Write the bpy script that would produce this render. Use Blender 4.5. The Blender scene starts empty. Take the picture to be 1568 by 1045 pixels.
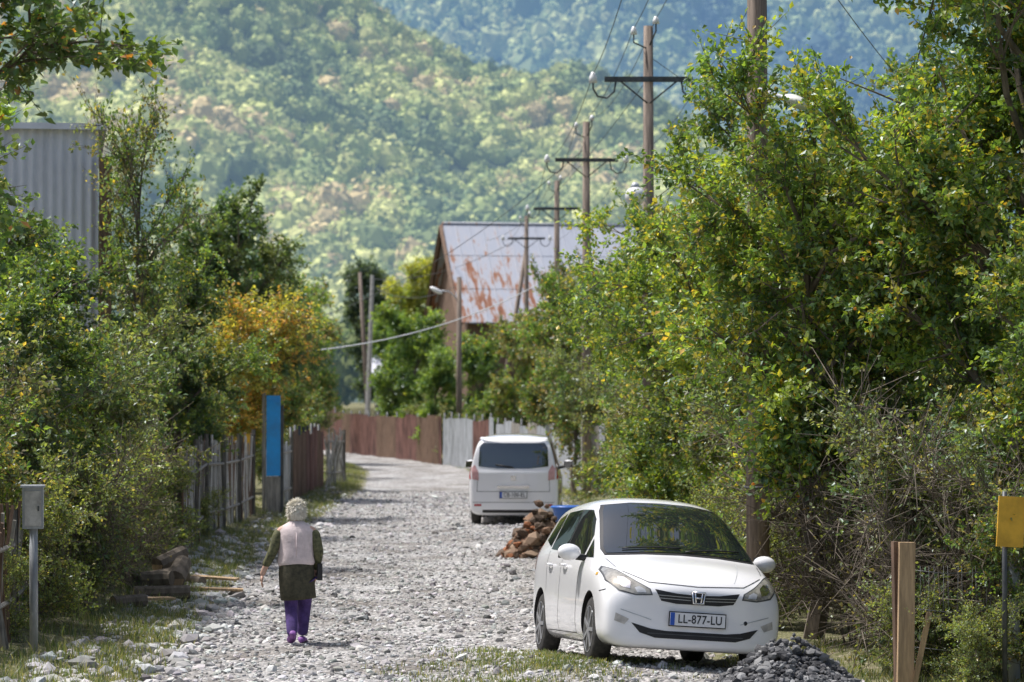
import bpy, bmesh, math, random
import numpy as np
from mathutils import Vector, Matrix, Euler
from mathutils.bvhtree import BVHTree
from mathutils.geometry import delaunay_2d_cdt
random.seed(3)
rng=np.random.default_rng(7)
scene=bpy.context.scene
COL=scene.collection

# ------------------------------------------------------------------ materials
def newmat(name):
    m=bpy.data.materials.new(name); m.use_nodes=True
    nt=m.node_tree; nt.nodes.clear()
    out=nt.nodes.new('ShaderNodeOutputMaterial')
    return m,nt,out
def N(nt,t,**kw):
    n=nt.nodes.new(t)
    for k,v in kw.items():
        if k.startswith('_'): setattr(n,k[1:],v)
        else: n.inputs[k.replace('__',' ')].default_value=v
    return n
def ramp(nt,src,stops):
    r=nt.nodes.new('ShaderNodeValToRGB')
    e=r.color_ramp.elements
    while len(e)<len(stops): e.new(0.5)
    for i,(p,c) in enumerate(stops):
        e[i].position=p; e[i].color=(c[0],c[1],c[2],1)
    nt.links.new(src,r.inputs[0]); return r
def simple(name,col,rough=.6,var=.25,scale=6,metal=0,bump=.0,coat=0,stretch=None,ior=1.45,dirt=None):
    m,nt,out=newmat(name)
    p=N(nt,'ShaderNodeBsdfPrincipled'); nt.links.new(p.outputs[0],out.inputs[0])
    tc=N(nt,'ShaderNodeTexCoord'); mp=N(nt,'ShaderNodeMapping')
    nt.links.new(tc.outputs['Object'],mp.inputs[0])
    if stretch: mp.inputs['Scale'].default_value=stretch
    n=N(nt,'ShaderNodeTexNoise',Scale=scale,Detail=6,Roughness=.65); nt.links.new(mp.outputs[0],n.inputs[0])
    c=np.array(col)
    d=np.array(dirt) if dirt is not None else c*(1-var*1.6)
    r=ramp(nt,n.outputs['Fac'],[(.3,np.clip(d,0,1)),(.62,np.clip(c*(1+var*.5),0,1))])
    nt.links.new(r.outputs[0],p.inputs['Base Color'])
    p.inputs['Roughness'].default_value=rough; p.inputs['Metallic'].default_value=metal
    p.inputs['IOR'].default_value=ior; p.inputs['Coat Weight'].default_value=coat
    p.inputs['Coat Roughness'].default_value=.03
    if bump:
        b=N(nt,'ShaderNodeBump',Strength=bump,Distance=.02); nt.links.new(n.outputs['Fac'],b.inputs['Height'])
        nt.links.new(b.outputs[0],p.inputs['Normal'])
    return m
def leafmat(name,trans=.40,gloss=.05):
    m,nt,out=newmat(name)
    a=N(nt,'ShaderNodeAttribute',_attribute_name='col')
    d=N(nt,'ShaderNodeBsdfDiffuse'); t=N(nt,'ShaderNodeBsdfTranslucent'); g=N(nt,'ShaderNodeBsdfGlossy',Roughness=.42)
    g.inputs['Color'].default_value=(.8,.85,.9,1)
    mc=N(nt,'ShaderNodeMix',_data_type='RGBA',_blend_type='MULTIPLY'); mc.inputs[0].default_value=1
    nt.links.new(a.outputs['Color'],mc.inputs[6]); mc.inputs[7].default_value=(3.7,3.5,1.2,1)
    md=N(nt,'ShaderNodeMix',_data_type='RGBA',_blend_type='MULTIPLY'); md.inputs[0].default_value=1
    nt.links.new(a.outputs['Color'],md.inputs[6]); md.inputs[7].default_value=(1.65,1.7,2.1,1)
    nt.links.new(md.outputs[2],d.inputs[0]); nt.links.new(mc.outputs[2],t.inputs[0])
    m1=N(nt,'ShaderNodeMixShader'); m1.inputs[0].default_value=trans
    m2=N(nt,'ShaderNodeMixShader'); m2.inputs[0].default_value=gloss
    nt.links.new(d.outputs[0],m1.inputs[1]); nt.links.new(t.outputs[0],m1.inputs[2])
    nt.links.new(m1.outputs[0],m2.inputs[1]); nt.links.new(g.outputs[0],m2.inputs[2])
    nt.links.new(m2.outputs[0],out.inputs[0]); return m
def attrmat(name,rough=.9,haze_glow=None):
    m,nt,out=newmat(name)
    a=N(nt,'ShaderNodeAttribute',_attribute_name='col')
    d=N(nt,'ShaderNodeBsdfPrincipled',Roughness=rough); d.inputs['Specular IOR Level'].default_value=.2
    nt.links.new(a.outputs['Color'],d.inputs['Base Color'])
    if haze_glow:
        d.inputs['Emission Color'].default_value=(*haze_glow,1); d.inputs['Emission Strength'].default_value=1  # distance haze painted as an even glow of the surface itself
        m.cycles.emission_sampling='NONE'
    nt.links.new(d.outputs[0],out.inputs[0]); return m

M_leaf=leafmat('leaf_foliage')
M_bark=simple('bark',(.17,.14,.11),.9,.4,9,bump=.6,stretch=(1,1,.25))
M_stone=attrmat('stone_attr')
M_wood=simple('weathered_wood',(.30,.28,.25),.85,.4,7,bump=.4,stretch=(3,3,.3))
M_woodbr=simple('brown_wood',(.18,.115,.08),.85,.4,7,bump=.4,stretch=(3,3,.3))
M_woodraw=simple('raw_wood',(.46,.32,.19),.8,.3,7,bump=.3,stretch=(3,3,.3))
M_pole=simple('pole_wood',(.24,.19,.155),.9,.4,5,bump=.5,stretch=(4,4,.3))
M_conc=simple('concrete',(.50,.48,.45),.9,.25,8,bump=.3)
M_steel=simple('dark_steel',(.09,.095,.10),.5,.3,9,metal=.4)
M_galv=simple('galvanised_metal',(.44,.46,.49),.5,.35,4,metal=.25,stretch=(1,1,.3))
M_cer=simple('ceramic_white',(.78,.78,.77),.25,.05,3)
M_paint=simple('white_paint',(.84,.84,.86),.22,.02,1.2,coat=1,dirt=(.81,.81,.82))
M_black=simple('black_plastic',(.02,.02,.022),.5,.2,8)
M_rub=simple('tyre_rubber',(.025,.025,.025),.85,.3,20,dirt=(.07,.065,.06))
M_rim=simple('alloy_rim',(.45,.46,.48),.35,.1,5,metal=.7)
M_chrome=simple('chrome',(.8,.8,.82),.12,.03,5,metal=1)
M_glass=simple('car_glass',(.012,.016,.017),.02,.1,2,ior=2.3)
M_lamp=simple('headlamp_lens',(.30,.29,.26),.10,.35,14,ior=1.7,coat=1)
M_red=simple('tail_lamp_red',(.45,.03,.03),.15,.2,8,coat=.6)
M_pinklamp=simple('tail_lamp_clear',(.6,.35,.35),.15,.2,8,coat=.6)
M_plate=simple('plate_white',(.75,.75,.76),.4,.03,5)
M_blueb=simple('plate_blue',(.03,.10,.45),.4,.03,5)
M_blue=simple('blue_board',(.03,.33,.75),.5,.15,4,dirt=(.05,.27,.6))
M_bluetub=simple('blue_plastic',(.03,.14,.5),.35,.15,4)
M_rustfence=simple('rusty_fence_metal',(.17,.085,.07),.7,.45,3,stretch=(1,1,.4))
M_yel=simple('yellow_panel',(.66,.38,.04),.5,.2,5)

# ------------------------------------------------------------------ numpy mesh
def mesh_np(name,verts,quads=None,tris=None,mats=(),mi=None,col=None,smooth=False):
    me=bpy.data.meshes.new(name)
    verts=np.asarray(verts,dtype=np.float32)
    loops=[];sizes=[]
    if quads is not None and len(quads): loops.append(np.asarray(quads).ravel()); sizes.append(np.full(len(quads),4))
    if tris is not None and len(tris): loops.append(np.asarray(tris).ravel()); sizes.append(np.full(len(tris),3))
    loops=np.concatenate(loops).astype(np.int32); sizes=np.concatenate(sizes).astype(np.int32)
    starts=np.concatenate([[0],np.cumsum(sizes)[:-1]]).astype(np.int32)
    me.vertices.add(len(verts)); me.vertices.foreach_set('co',verts.ravel())
    me.loops.add(len(loops)); me.loops.foreach_set('vertex_index',loops)
    me.polygons.add(len(sizes)); me.polygons.foreach_set('loop_start',starts)
    if mi is not None: me.polygons.foreach_set('material_index',np.asarray(mi,dtype=np.int32))
    me.polygons.foreach_set('use_smooth',np.full(len(sizes),smooth,dtype=bool))
    me.update(calc_edges=True)
    if col is not None:
        a=me.attributes.new('col','FLOAT_COLOR','FACE')
        c=np.ones((len(sizes),4),dtype=np.float32); c[:,:3]=col
        a.data.foreach_set('color',c.ravel())
    for m in mats: me.materials.append(m)
    return me
def obj(name,me,loc=(0,0,0),rot=(0,0,0),sc=(1,1,1),parent=None):
    o=bpy.data.objects.new(name,me); o.location=loc; o.rotation_euler=rot; o.scale=sc
    COL.objects.link(o)
    if parent: o.parent=parent
    return o
def nrm(a): return a/np.maximum(np.linalg.norm(a,axis=-1,keepdims=True),1e-9)

class B:
    def __init__(s): s.v=[];s.f=[];s.m=[];s.sm=[];s.mats=[]
    def mat(s,m):
        if m not in s.mats: s.mats.append(m)
        return s.mats.index(m)
    def add(s,v,f,m,sm=False):
        o=len(s.v); s.v+= [tuple(p) for p in v]; k=s.mat(m)
        for q in f: s.f.append(tuple(i+o for i in q)); s.m.append(k); s.sm.append(sm)
    def box(s,c,size,m,rot=None,taper=1):
        x,y,z=[q/2 for q in size]
        v=[Vector((sx*x*(taper if sz>0 else 1),sy*y*(taper if sz>0 else 1),sz*z)) for sz in(-1,1) for sy in(-1,1) for sx in(-1,1)]
        if rot:
            R=Euler(rot).to_matrix(); v=[R@p for p in v]
        v=[p+Vector(c) for p in v]
        s.add(v,[(0,2,3,1),(4,5,7,6),(0,1,5,4),(2,6,7,3),(0,4,6,2),(1,3,7,5)],m)
    def tube(s,pts,rad,m,k=8,sm=True,sq=1):
        pts=[Vector(p) for p in pts]; n=len(pts)
        if not hasattr(rad,'__len__'): rad=[rad]*n
        v=[];f=[]
        pa=None
        for i,p in enumerate(pts):
            d=(pts[min(i+1,n-1)]-pts[max(i-1,0)]).normalized()
            if pa is None:
                pa=d.cross(Vector((0,0,1)) if abs(d.z)<.9 else Vector((1,0,0))).normalized()
            a=(pa-d*pa.dot(d)).normalized(); pa=a; b=d.cross(a)
            for j in range(k):
                t=2*math.pi*j/k; v.append(p+(a*math.cos(t)+b*math.sin(t)*sq)*rad[i])
        for i in range(n-1):
            for j in range(k):
                f.append((i*k+j,i*k+(j+1)%k,(i+1)*k+(j+1)%k,(i+1)*k+j))
        f.append(tuple(range(k))[::-1]); f.append(tuple((n-1)*k+j for j in range(k)))
        s.add(v,f,m,sm)
    def rings(s,rings,m,sm=True,cap=True):
        k=len(rings[0]); v=[p for r in rings for p in r]; f=[]
        for i in range(len(rings)-1):
            for j in range(k): f.append((i*k+j,i*k+(j+1)%k,(i+1)*k+(j+1)%k,(i+1)*k+j))
        if cap:
            f.append(tuple(range(k))[::-1]); f.append(tuple((len(rings)-1)*k+j for j in range(k)))
        s.add(v,f,m,sm)
    def ell(s,c,r,m,nu=16,nv=10,rot=None):
        R=Euler(rot).to_matrix() if rot else Matrix.Identity(3)
        rr=[]
        for i in range(nv+1):
            t=math.pi*(i/nv)*.98+.01*math.pi
            rr.append([Vector(c)+R@Vector((r[0]*math.sin(t)*math.cos(2*math.pi*j/nu),r[1]*math.sin(t)*math.sin(2*math.pi*j/nu),-r[2]*math.cos(t))) for j in range(nu)])
        s.rings(rr,m)
    def mesh(s,name):
        me=bpy.data.meshes.new(name); me.from_pydata(s.v,[],s.f)
        for m in s.mats: me.materials.append(m)
        me.polygons.foreach_set('material_index',s.m); me.polygons.foreach_set('use_smooth',s.sm)
        me.update(); return me
    def obj(s,name,loc=(0,0,0),rot=(0,0,0),parent=None,sc=(1,1,1)):
        return obj(name,s.mesh(name),loc,rot,sc,parent)

# ------------------------------------------------------------------ terrain
RY=[-50,20,26,30,39,47,58,77,96,115,143,170,230]
RL=[-3.5,-3.5,-3.5,-3.5,-3.9,-4.1,-4.2,-4.1,-4.9,-7.4,-11,-20,-60]
RR=[3.0,3.0,2.9,2.5,2.0,1.9,1.8,0.8,-1.3,-3.8,-7.6,-15,-50]
def roadL(y): return np.interp(y,RY,RL)
def roadR(y): return np.interp(y,RY,RR)
CARX,CARY,CARZ=1.36,28.9,-.05
YAW=math.radians(-79.4)
Rcar=(Matrix.Rotation(YAW,4,'Z')@Matrix.Rotation(math.radians(-3.2),4,'Y')@Matrix.Rotation(math.radians(-4.2),4,'X'))
_n=Rcar.to_3x3()@Vector((0,0,1))
def sn(x,y,f,p): return np.sin(x*f+p+1.7*np.sin(y*f*.83+p*2.1))*np.cos(y*f*1.13-p+1.3*np.sin(x*f*.71+p))
def gz(x,y):
    x=np.asarray(x,float); y=np.asarray(y,float)
    z=.035*sn(x,y,.7,.3)+.02*sn(x,y,2.1,1.3)+.012*sn(x,y,5.3,2.3)
    l=roadL(y)-x; z=z+np.clip(l,0,1.5)*.13
    r=x-roadR(y); z=z+np.where(y>34,np.clip(r,0,1.5)*.08,0)
    z=z*np.clip((y-5)/20,0.2,1)
    pl=CARZ-(_n.x*(x-CARX)+_n.y*(y-CARY))/_n.z
    dx=np.maximum(np.abs((x-CARX)*.983+(y-CARY)*.184)-.95,0); dy=np.maximum(np.abs(-(x-CARX)*.184+(y-CARY)*.983)-1.7,0)
    w=np.clip(1-np.sqrt(dx*dx+dy*dy)/1.1,0,1); w=w*w*(3-2*w)
    return z*(1-w)+pl*w
xs=np.concatenate([[-3500,-1500,-700,-300,-150,-80,-50],np.arange(-40,-12,1.5),np.arange(-12,9,.17),np.arange(9,41,1.5),[50,80,150,300,700,1500,3500]])
ys=np.concatenate([[-500,-100],np.arange(-50,22,4),np.arange(22,66,.17),np.arange(66,160,.6),[170,185,200,230,260,300,400,550,700,1000,1600,2500,4500]])
X,Y=np.meshgrid(xs,ys); Z=gz(X,Y)
nx,ny=len(xs),len(ys)
idx=np.arange(nx*ny).reshape(ny,nx)
q=np.stack([idx[:-1,:-1],idx[:-1,1:],idx[1:,1:],idx[1:,:-1]],-1).reshape(-1,4)
def road_mask(x,y):
    d=np.minimum(x-roadL(y),roadR(y)-x)
    return np.clip(d/.9+.35,0,1)
mk=road_mask(X,Y)
gm=np.exp(-(((X-0.4)/1.0)**2+((Y-27.3)/1.7)**2))*.6+np.exp(-(((X-2.2)/1.3)**2+((Y-28.5)/3)**2))*.45
mk=np.clip(mk-gm,0,1)
def ground_mat():
    m,nt,out=newmat('ground_gravel_grass')
    p=N(nt,'ShaderNodeBsdfPrincipled',Roughness=.95); p.inputs['Specular IOR Level'].default_value=.2
    nt.links.new(p.outputs[0],out.inputs[0])
    tc=N(nt,'ShaderNodeTexCoord')
    v=N(nt,'ShaderNodeTexVoronoi',Scale=22); v2=N(nt,'ShaderNodeTexVoronoi',Scale=55)
    for a in (v,v2): nt.links.new(tc.outputs['Object'],a.inputs['Vector'])
    sep=N(nt,'ShaderNodeSeparateColor'); nt.links.new(v.outputs['Color'],sep.inputs[0])
    g1=ramp(nt,sep.outputs[0],[(0,(.11,.108,.11)),(.4,(.28,.275,.275)),(.8,(.46,.455,.45)),(1,(.66,.65,.64))])
    sep2=N(nt,'ShaderNodeSeparateColor'); nt.links.new(v2.outputs['Color'],sep2.inputs[0])
    g2=ramp(nt,sep2.outputs[0],[(0,(.20,.197,.195)),(1,(.48,.475,.47))])
    mx=N(nt,'ShaderNodeMix',_data_type='RGBA'); mx.inputs[0].default_value=.4
    nt.links.new(g1.outputs[0],mx.inputs[6]); nt.links.new(g2.outputs[0],mx.inputs[7])
    big=N(nt,'ShaderNodeTexNoise',Scale=.7,Detail=7,Roughness=.68); nt.links.new(tc.outputs['Object'],big.inputs[0])
    br=ramp(nt,big.outputs['Fac'],[(.38,(.60,.56,.52)),(.5,(.90,.88,.86)),(.62,(1.15,1.145,1.14))])
    mu=N(nt,'ShaderNodeMix',_data_type='RGBA',_blend_type='MULTIPLY'); mu.inputs[0].default_value=1
    nt.links.new(mx.outputs[2],mu.inputs[6]); nt.links.new(br.outputs[0],mu.inputs[7])
    n2=N(nt,'ShaderNodeTexNoise',Scale=7,Detail=8,Roughness=.75); nt.links.new(tc.outputs['Object'],n2.inputs[0])
    gr=ramp(nt,n2.outputs['Fac'],[(.3,(.07,.08,.03)),(.48,(.15,.15,.07)),(.6,(.26,.23,.16)),(.75,(.38,.35,.29))])
    at=N(nt,'ShaderNodeAttribute',_attribute_name='road')
    n3=N(nt,'ShaderNodeTexNoise',Scale=3.1,Detail=8,Roughness=.75); nt.links.new(tc.outputs['Object'],n3.inputs[0])
    ad=N(nt,'ShaderNodeMath',_operation='ADD'); nt.links.new(at.outputs['Fac'],ad.inputs[0]); nt.links.new(n3.outputs['Fac'],ad.inputs[1])
    rr=ramp(nt,ad.outputs[0],[(.86,(0,0,0)),(1.0,(1,1,1))])
    fm=N(nt,'ShaderNodeMix',_data_type='RGBA'); nt.links.new(rr.outputs[0],fm.inputs[0])
    nt.links.new(gr.outputs[0],fm.inputs[6]); nt.links.new(mu.outputs[2],fm.inputs[7])
    nt.links.new(fm.outputs[2],p.inputs['Base Color'])
    b=N(nt,'ShaderNodeBump',Strength=1.0,Distance=.03); b.invert=True
    nt.links.new(v.outputs['Distance'],b.inputs['Height']); nt.links.new(b.outputs[0],p.inputs['Normal'])
    return m
gme=mesh_np('ground',np.stack([X,Y,Z],-1).reshape(-1,3),quads=q,mats=[ground_mat()],smooth=True)
a=gme.attributes.new('road','FLOAT','POINT'); a.data.foreach_set('value',mk.ravel().astype(np.float32))
obj('ground',gme)

# ------------------------------------------------------------------ stones
def icoarr(sub):
    ico=bmesh.new(); bmesh.ops.create_icosphere(ico,subdivisions=sub,radius=1); ico.verts.ensure_lookup_table()
    v=np.array([v.co[:] for v in ico.verts]); f=np.array([[v.index for v in f.verts] for f in ico.faces]); ico.free(); return v,f
IV,IF=icoarr(1)
def randrot(n):
    q=nrm(rng.normal(size=(n,4))); w,x,y,z=q.T
    return np.stack([1-2*(y*y+z*z),2*(x*y-z*w),2*(x*z+y*w),2*(x*y+z*w),1-2*(x*x+z*z),2*(y*z-x*w),2*(x*z-y*w),2*(y*z+x*w),1-2*(x*x+y*y)],-1).reshape(n,3,3)
def stones(pos,size,cols,flat=.6):
    n=len(pos); v=IV[None]*(1+rng.normal(0,.16,(n,len(IV),1)))
    v=np.einsum('nij,nkj->nki',randrot(n),v*rng.uniform(.6,1.25,(n,1,3)))
    v=v*size[:,None,None]*np.array([1,1,flat]); v=v+pos[:,None]
    f=IF[None]+ (np.arange(n)*len(IV))[:,None,None]
    return v.reshape(-1,3),f.reshape(-1,3),np.repeat(cols,len(IF),0)
def greys(n,lo,hi,tint=(1,.985,.97)):
    g=rng.uniform(lo,hi,(n,1)); return g*np.array(tint)*rng.uniform(.95,1.05,(n,3))
n=42000
y=24+ (76-24)*rng.uniform(0,1,n)**1.6; l=roadL(y)-.9; r=roadR(y)+.4; x=l+(r-l)*rng.uniform(0,1,n)
edge=np.minimum(x-roadL(y),roadR(y)-x)
s=rng.lognormal(math.log(.0158),.5,n); s=np.where((edge<.5)&(rng.uniform(0,1,n)<.3),s*1.9,s); s=np.clip(s,.006,.09)
v,f,c=stones(np.stack([x,y,gz(x,y)+s*.15],-1),s,greys(n,.10,.64),.7)
obj('gravel',mesh_np('gravel',v,tris=f,mats=[M_stone],col=c))
n=560
y=24+26*rng.uniform(0,1,n)**1.4; x=roadL(y)-rng.uniform(-.3,1.0,n)
s=rng.uniform(.03,.12,n)
v,f,c=stones(np.stack([x,y,gz(x,y)+s*.2],-1),s,greys(n,.25,.55))
obj('verge_rocks',mesh_np('verge_rocks',v,tris=f,mats=[M_stone],col=c))
def pile(name,cx,cy,rx,ry,h,n,s0,s1,pal):
    t=rng.uniform(0,2*np.pi,n); rr=np.sqrt(rng.uniform(0,1,n))
    x=cx+rx*rr*np.cos(t); y=cy+ry*rr*np.sin(t)
    hh=h*(1-rr**1.5)*(1+.25*np.sin(3*t+1)+.1*np.sin(7*t))
    z=gz(x,y)+hh*rng.uniform(.55,1,n)
    pal=np.array(pal); c=pal[rng.integers(0,len(pal),n)]*rng.uniform(.6,1.3,(n,1))
    v,f,c=stones(np.stack([x,y,z],-1),rng.uniform(s0,s1,n)*rng.choice([1,1,1,1,1.7],n),c,.8)
    obj(name,mesh_np(name,v,tris=f,mats=[M_stone],col=c))
pile('gravel_mound',2.45,25.6,.74,.8,.40,5200,.010,.036,[(.10,.10,.105),(.15,.15,.155),(.22,.22,.22),(.08,.08,.085)])
pile('rubble_pile',.45,46.2,.6,.6,.66,650,.035,.095,[(.19,.12,.08),(.15,.10,.07),(.24,.17,.12),(.33,.14,.07),(.11,.08,.06)])

# ------------------------------------------------------------------ grass
def blades(x,y,h,w):
    n=len(x); b=np.stack([x,y,gz(x,y)],-1); t=rng.uniform(0,2*np.pi,n)
    d=np.stack([np.cos(t),np.sin(t),0*t],-1); lean=rng.normal(0,.35,(n,3)); lean[:,2]=0
    tip=b+np.array([0,0,1])*h[:,None]+lean*h[:,None]
    mid=b+np.array([0,0,.55])*h[:,None]+lean*h[:,None]*.35
    return np.stack([b-d*w[:,None],b+d*w[:,None],mid+d*w[:,None]*.7,tip,mid-d*w[:,None]*.7],1)
def grass_obj(name,x,y,h,w,pal):
    n=len(x); pal=np.array(pal); c=pal[rng.integers(0,len(pal),n)]*rng.uniform(.7,1.3,(n,1))
    v=blades(x,y,h,w).reshape(-1,3); o=(np.arange(n)*5)[:,None]
    obj(name,mesh_np(name,v,quads=o+np.array([[0,1,2,4]]),tris=o+np.array([[4,2,3]]),mats=[M_leaf],col=np.concatenate([c,c])))
gxs,gys,ghs=[],[],[]
def tuft(cx,cy,per,sp,h0,h1):
    n=len(cx)*per
    gxs.append(np.repeat(cx,per)+rng.normal(0,sp,n)); gys.append(np.repeat(cy,per)+rng.normal(0,sp,n)); ghs.append(rng.uniform(h0,h1,n))
yy=24+80*rng.uniform(0,1,1150)**1.5; tuft(roadL(yy)-.1-np.abs(rng.normal(0,.75,1150)),yy,28,.11,.04,.15)
y2=33+75*rng.uniform(0,1,500); tuft(roadR(y2)+np.abs(rng.normal(.1,.6,500)),y2,24,.12,.04,.15)
tuft(rng.normal(.3,.6,320),rng.normal(27.2,1.3,320),22,.09,.02,.07)
tuft(rng.uniform(2.3,5,330),rng.uniform(24,30,330),22,.10,.03,.12)
x=np.concatenate(gxs); y=np.concatenate(gys); h=np.concatenate(ghs)
grass_obj('grass',x,y,h,rng.uniform(.003,.007,len(x)),[(.07,.09,.03),(.09,.115,.04),(.14,.14,.07),(.05,.075,.025),(.17,.155,.10)])

# ------------------------------------------------------------------ trees
def tubes_np(p0,p1,r0,r1,k=5):
    d=nrm(p1-p0); up=np.where(np.abs(d[:,2:3])>.9,np.array([[1.,0,0]]),np.array([[0,0,1.]]))
    a=nrm(np.cross(d,up)); b=np.cross(d,a); t=np.arange(k)*2*np.pi/k
    ring=a[:,None]*np.cos(t)[None,:,None]+b[:,None]*np.sin(t)[None,:,None]
    v=np.concatenate([p0[:,None]+ring*r0[:,None,None],p1[:,None]+ring*r1[:,None,None]],1)
    j=np.arange(k); f=np.stack([j,(j+1)%k,(j+1)%k+k,j+k],-1)
    F=f[None]+(np.arange(len(p0))*2*k)[:,None,None]
    return v.reshape(-1,3),F.reshape(-1,4)
GREEN=[(.065,.115,.032),(.10,.155,.035),(.13,.175,.04),(.05,.09,.028)]
YG=[(.14,.19,.03),(.18,.21,.035),(.10,.155,.03),(.07,.115,.028),(.22,.20,.035)]
DARK=[(.045,.075,.035),(.06,.10,.04),(.08,.12,.045),(.09,.11,.045)]
YEL=[(.28,.21,.05),(.21,.21,.05),(.32,.19,.05),(.14,.16,.05),(.26,.24,.05),(.15,.17,.04)]
OLIVE=[(.12,.14,.06),(.09,.11,.045),(.15,.17,.07),(.14,.12,.06)]
def tree_mesh(name,h,r,base,pal,nl=16,ns=9,nt=8,leaves=30000,ls=.06,tr=.12,stems=1,seed=0,drop=.12,fruit=0,tw=.55,accent=None,up=.0):
    R=np.random.default_rng(seed)
    segs=[];
    def seg(p,r):
        for i in range(len(p)-1): segs.append((p[i],p[i+1],r[i],r[i+1]))
    twp=[];twd=[];twl=[];twc=[]
    zc=(h+base)/2; hz=(h-base)/2*1.08
    for st in range(stems):
        az0=R.uniform(0,6.28); sp=0 if stems==1 else R.uniform(.15,.5)*r
        top=np.array([math.cos(az0)*sp,math.sin(az0)*sp,h*.82])
        b0=np.array([math.cos(az0)*sp*.3,math.sin(az0)*sp*.3,-.1])
        tt=np.linspace(0,1,7)[:,None]; tp=b0+(top-b0)*tt+R.normal(0,.035*r,(7,3))*np.array([1,1,0])*(tt>0)
        seg(tp,tr/math.sqrt(stems)*(1-.82*tt[:,0]))
        for i in range(max(3,nl//stems)):
            if R.uniform()<drop: continue
            t=base/h*.8+(1-base/h*.8)*((i+.5)/max(3,nl//stems))**.9; t=min(t,.98)
            k=t*6; i0=int(k); s=tp[i0]+(tp[min(i0+1,6)]-tp[i0])*(k-i0)
            az=i*2.4+R.normal(0,.4)+az0
            zz=(s[2]-zc)/hz; env=math.sqrt(max(.12,1-zz*zz*.85))
            L=r*env*R.uniform(.62,1.18)
            el=R.uniform(.1,.5)+t*.75+up
            d=np.array([math.cos(az)*math.cos(el),math.sin(az)*math.cos(el),math.sin(el)])
            n=5; pts=[s]
            for j in range(n):
                d=d+R.normal(0,.16,3)+np.array([0,0,.05 if el<.8 else -.06]); d/=np.linalg.norm(d)
                pts.append(pts[-1]+d*L/n)
            pts=np.array(pts); rl=tr*.42*(1-t*.4)/math.sqrt(stems)*(1-.8*np.linspace(0,1,n+1)); seg(pts,rl)
            for j in range(ns):
                u=R.uniform(.22,1); kk=u*n; i1=min(int(kk),n-1); s2=pts[i1]+(pts[i1+1]-pts[i1])*(kk-i1)
                d0=pts[i1+1]-pts[i1]; d0=d0/np.linalg.norm(d0)
                d2=d0*.7+R.normal(0,.62,3)+np.array([0,0,.12]); d2/=np.linalg.norm(d2)
                L2=L*R.uniform(.22,.5)*(1.15-.4*u); m=s2+d2*L2*.5+R.normal(0,.03,3); e=s2+d2*L2+R.normal(0,.05,3)
                seg([s2,m,e],[tr*.10,tr*.07,tr*.035])
                if R.uniform()<.08: continue
                cb=R.uniform(.68,1.3); ch=R.uniform(0,1)
                for q in range(nt):
                    w=R.uniform(.15,1); s3=s2+(e-s2)*w; d3=d2*.5+R.normal(0,.6,3)+np.array([0,0,.15]); d3/=np.linalg.norm(d3)
                    twp.append(s3);twd.append(d3);twl.append(tw*R.uniform(.5,1.3));twc.append((cb,ch))
    twp=np.array(twp);twd=np.array(twd);twl=np.array(twl);twc=np.array(twc)
    P0=np.array([s[0] for s in segs]);P1=np.array([s[1] for s in segs]);r0=np.array([s[2] for s in segs]);r1=np.array([s[3] for s in segs])
    P0=np.concatenate([P0,twp]);P1=np.concatenate([P1,twp+twd*twl[:,None]]);r0=np.concatenate([r0,np.full(len(twp),.0055)]);r1=np.concatenate([r1,np.full(len(twp),.002)])
    bv,bf=tubes_np(P0,P1,r0,r1)
    n=leaves; k=R.integers(0,len(twp),n); u=R.uniform(.05,1.05,n)
    pos=twp[k]+twd[k]*(twl[k]*u)[:,None]+R.normal(0,.022,(n,3))*(ls/.06)
    ax=nrm(twd[k]*.5+R.normal(0,.6,(n,3))+np.array([0,0,-.15])); nn=nrm(R.normal(0,.75,(n,3))+np.array([0,0,.75]))
    w=nrm(np.cross(ax,nn)); nn=np.cross(w,ax); S=(ls*R.uniform(.6,1.3,n))[:,None]
    lv=np.stack([pos,pos+ax*S*.45+w*S*.32+nn*S*.10,pos+ax*S-nn*S*.06,pos+ax*S*.45-w*S*.32+nn*S*.10],1).reshape(-1,3)
    lf=np.arange(n*4).reshape(n,4)+len(bv)
    pal=np.array(pal); ci=np.clip((twc[k,1]*.75+R.uniform(0,.35,n))*len(pal),0,len(pal)-1).astype(int)
    c=pal[ci]*(twc[k,0]*R.uniform(.75,1.25,n))[:,None]
    if accent is not None:
        m=R.uniform(0,1,n)<accent[1]; c[m]=np.array(accent[0])*R.uniform(.7,1.3,(m.sum(),1))
    V=np.concatenate([bv,lv]); Q=np.concatenate([bf,lf]); mi=np.concatenate([np.zeros(len(bf)),np.ones(n)]); cc=np.concatenate([np.full((len(bf),3),.1),c]); T=None
    if fruit:
        k=R.integers(0,len(twp),fruit); pf=twp[k]+twd[k]*(twl[k]*.8)[:,None]-np.array([0,0,.03])
        fv=(IV[None]*.021+pf[:,None]).reshape(-1,3); T=(IF[None]+(np.arange(fruit)*len(IV))[:,None,None]).reshape(-1,3)+len(V)
        V=np.concatenate([V,fv]); mi=np.concatenate([mi,np.full(len(T),1)]); cc=np.concatenate([cc,np.tile([[.42,.22,.03]],(len(T),1))])
    return mesh_np(name,V,quads=Q,tris=T,mats=[M_bark,M_leaf],mi=mi,col=cc)
def put(name,me,x,y,rz=0,s=1,sz=None,dz=-.03):
    return obj(name,me,(x,y,float(gz(x,y))+dz),(0,0,rz),(s,s,sz or s))
ORG=(.30,.19,.04)
t_big=tree_mesh('apple_tree',7.9,3.05,1.6,YG+GREEN,nl=30,ns=11,nt=8,leaves=98000,ls=.079,tr=.15,seed=11,fruit=160,accent=(ORG,.015),tw=.6)
put('apple_tree',t_big,5.25,29.3,.5)
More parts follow.
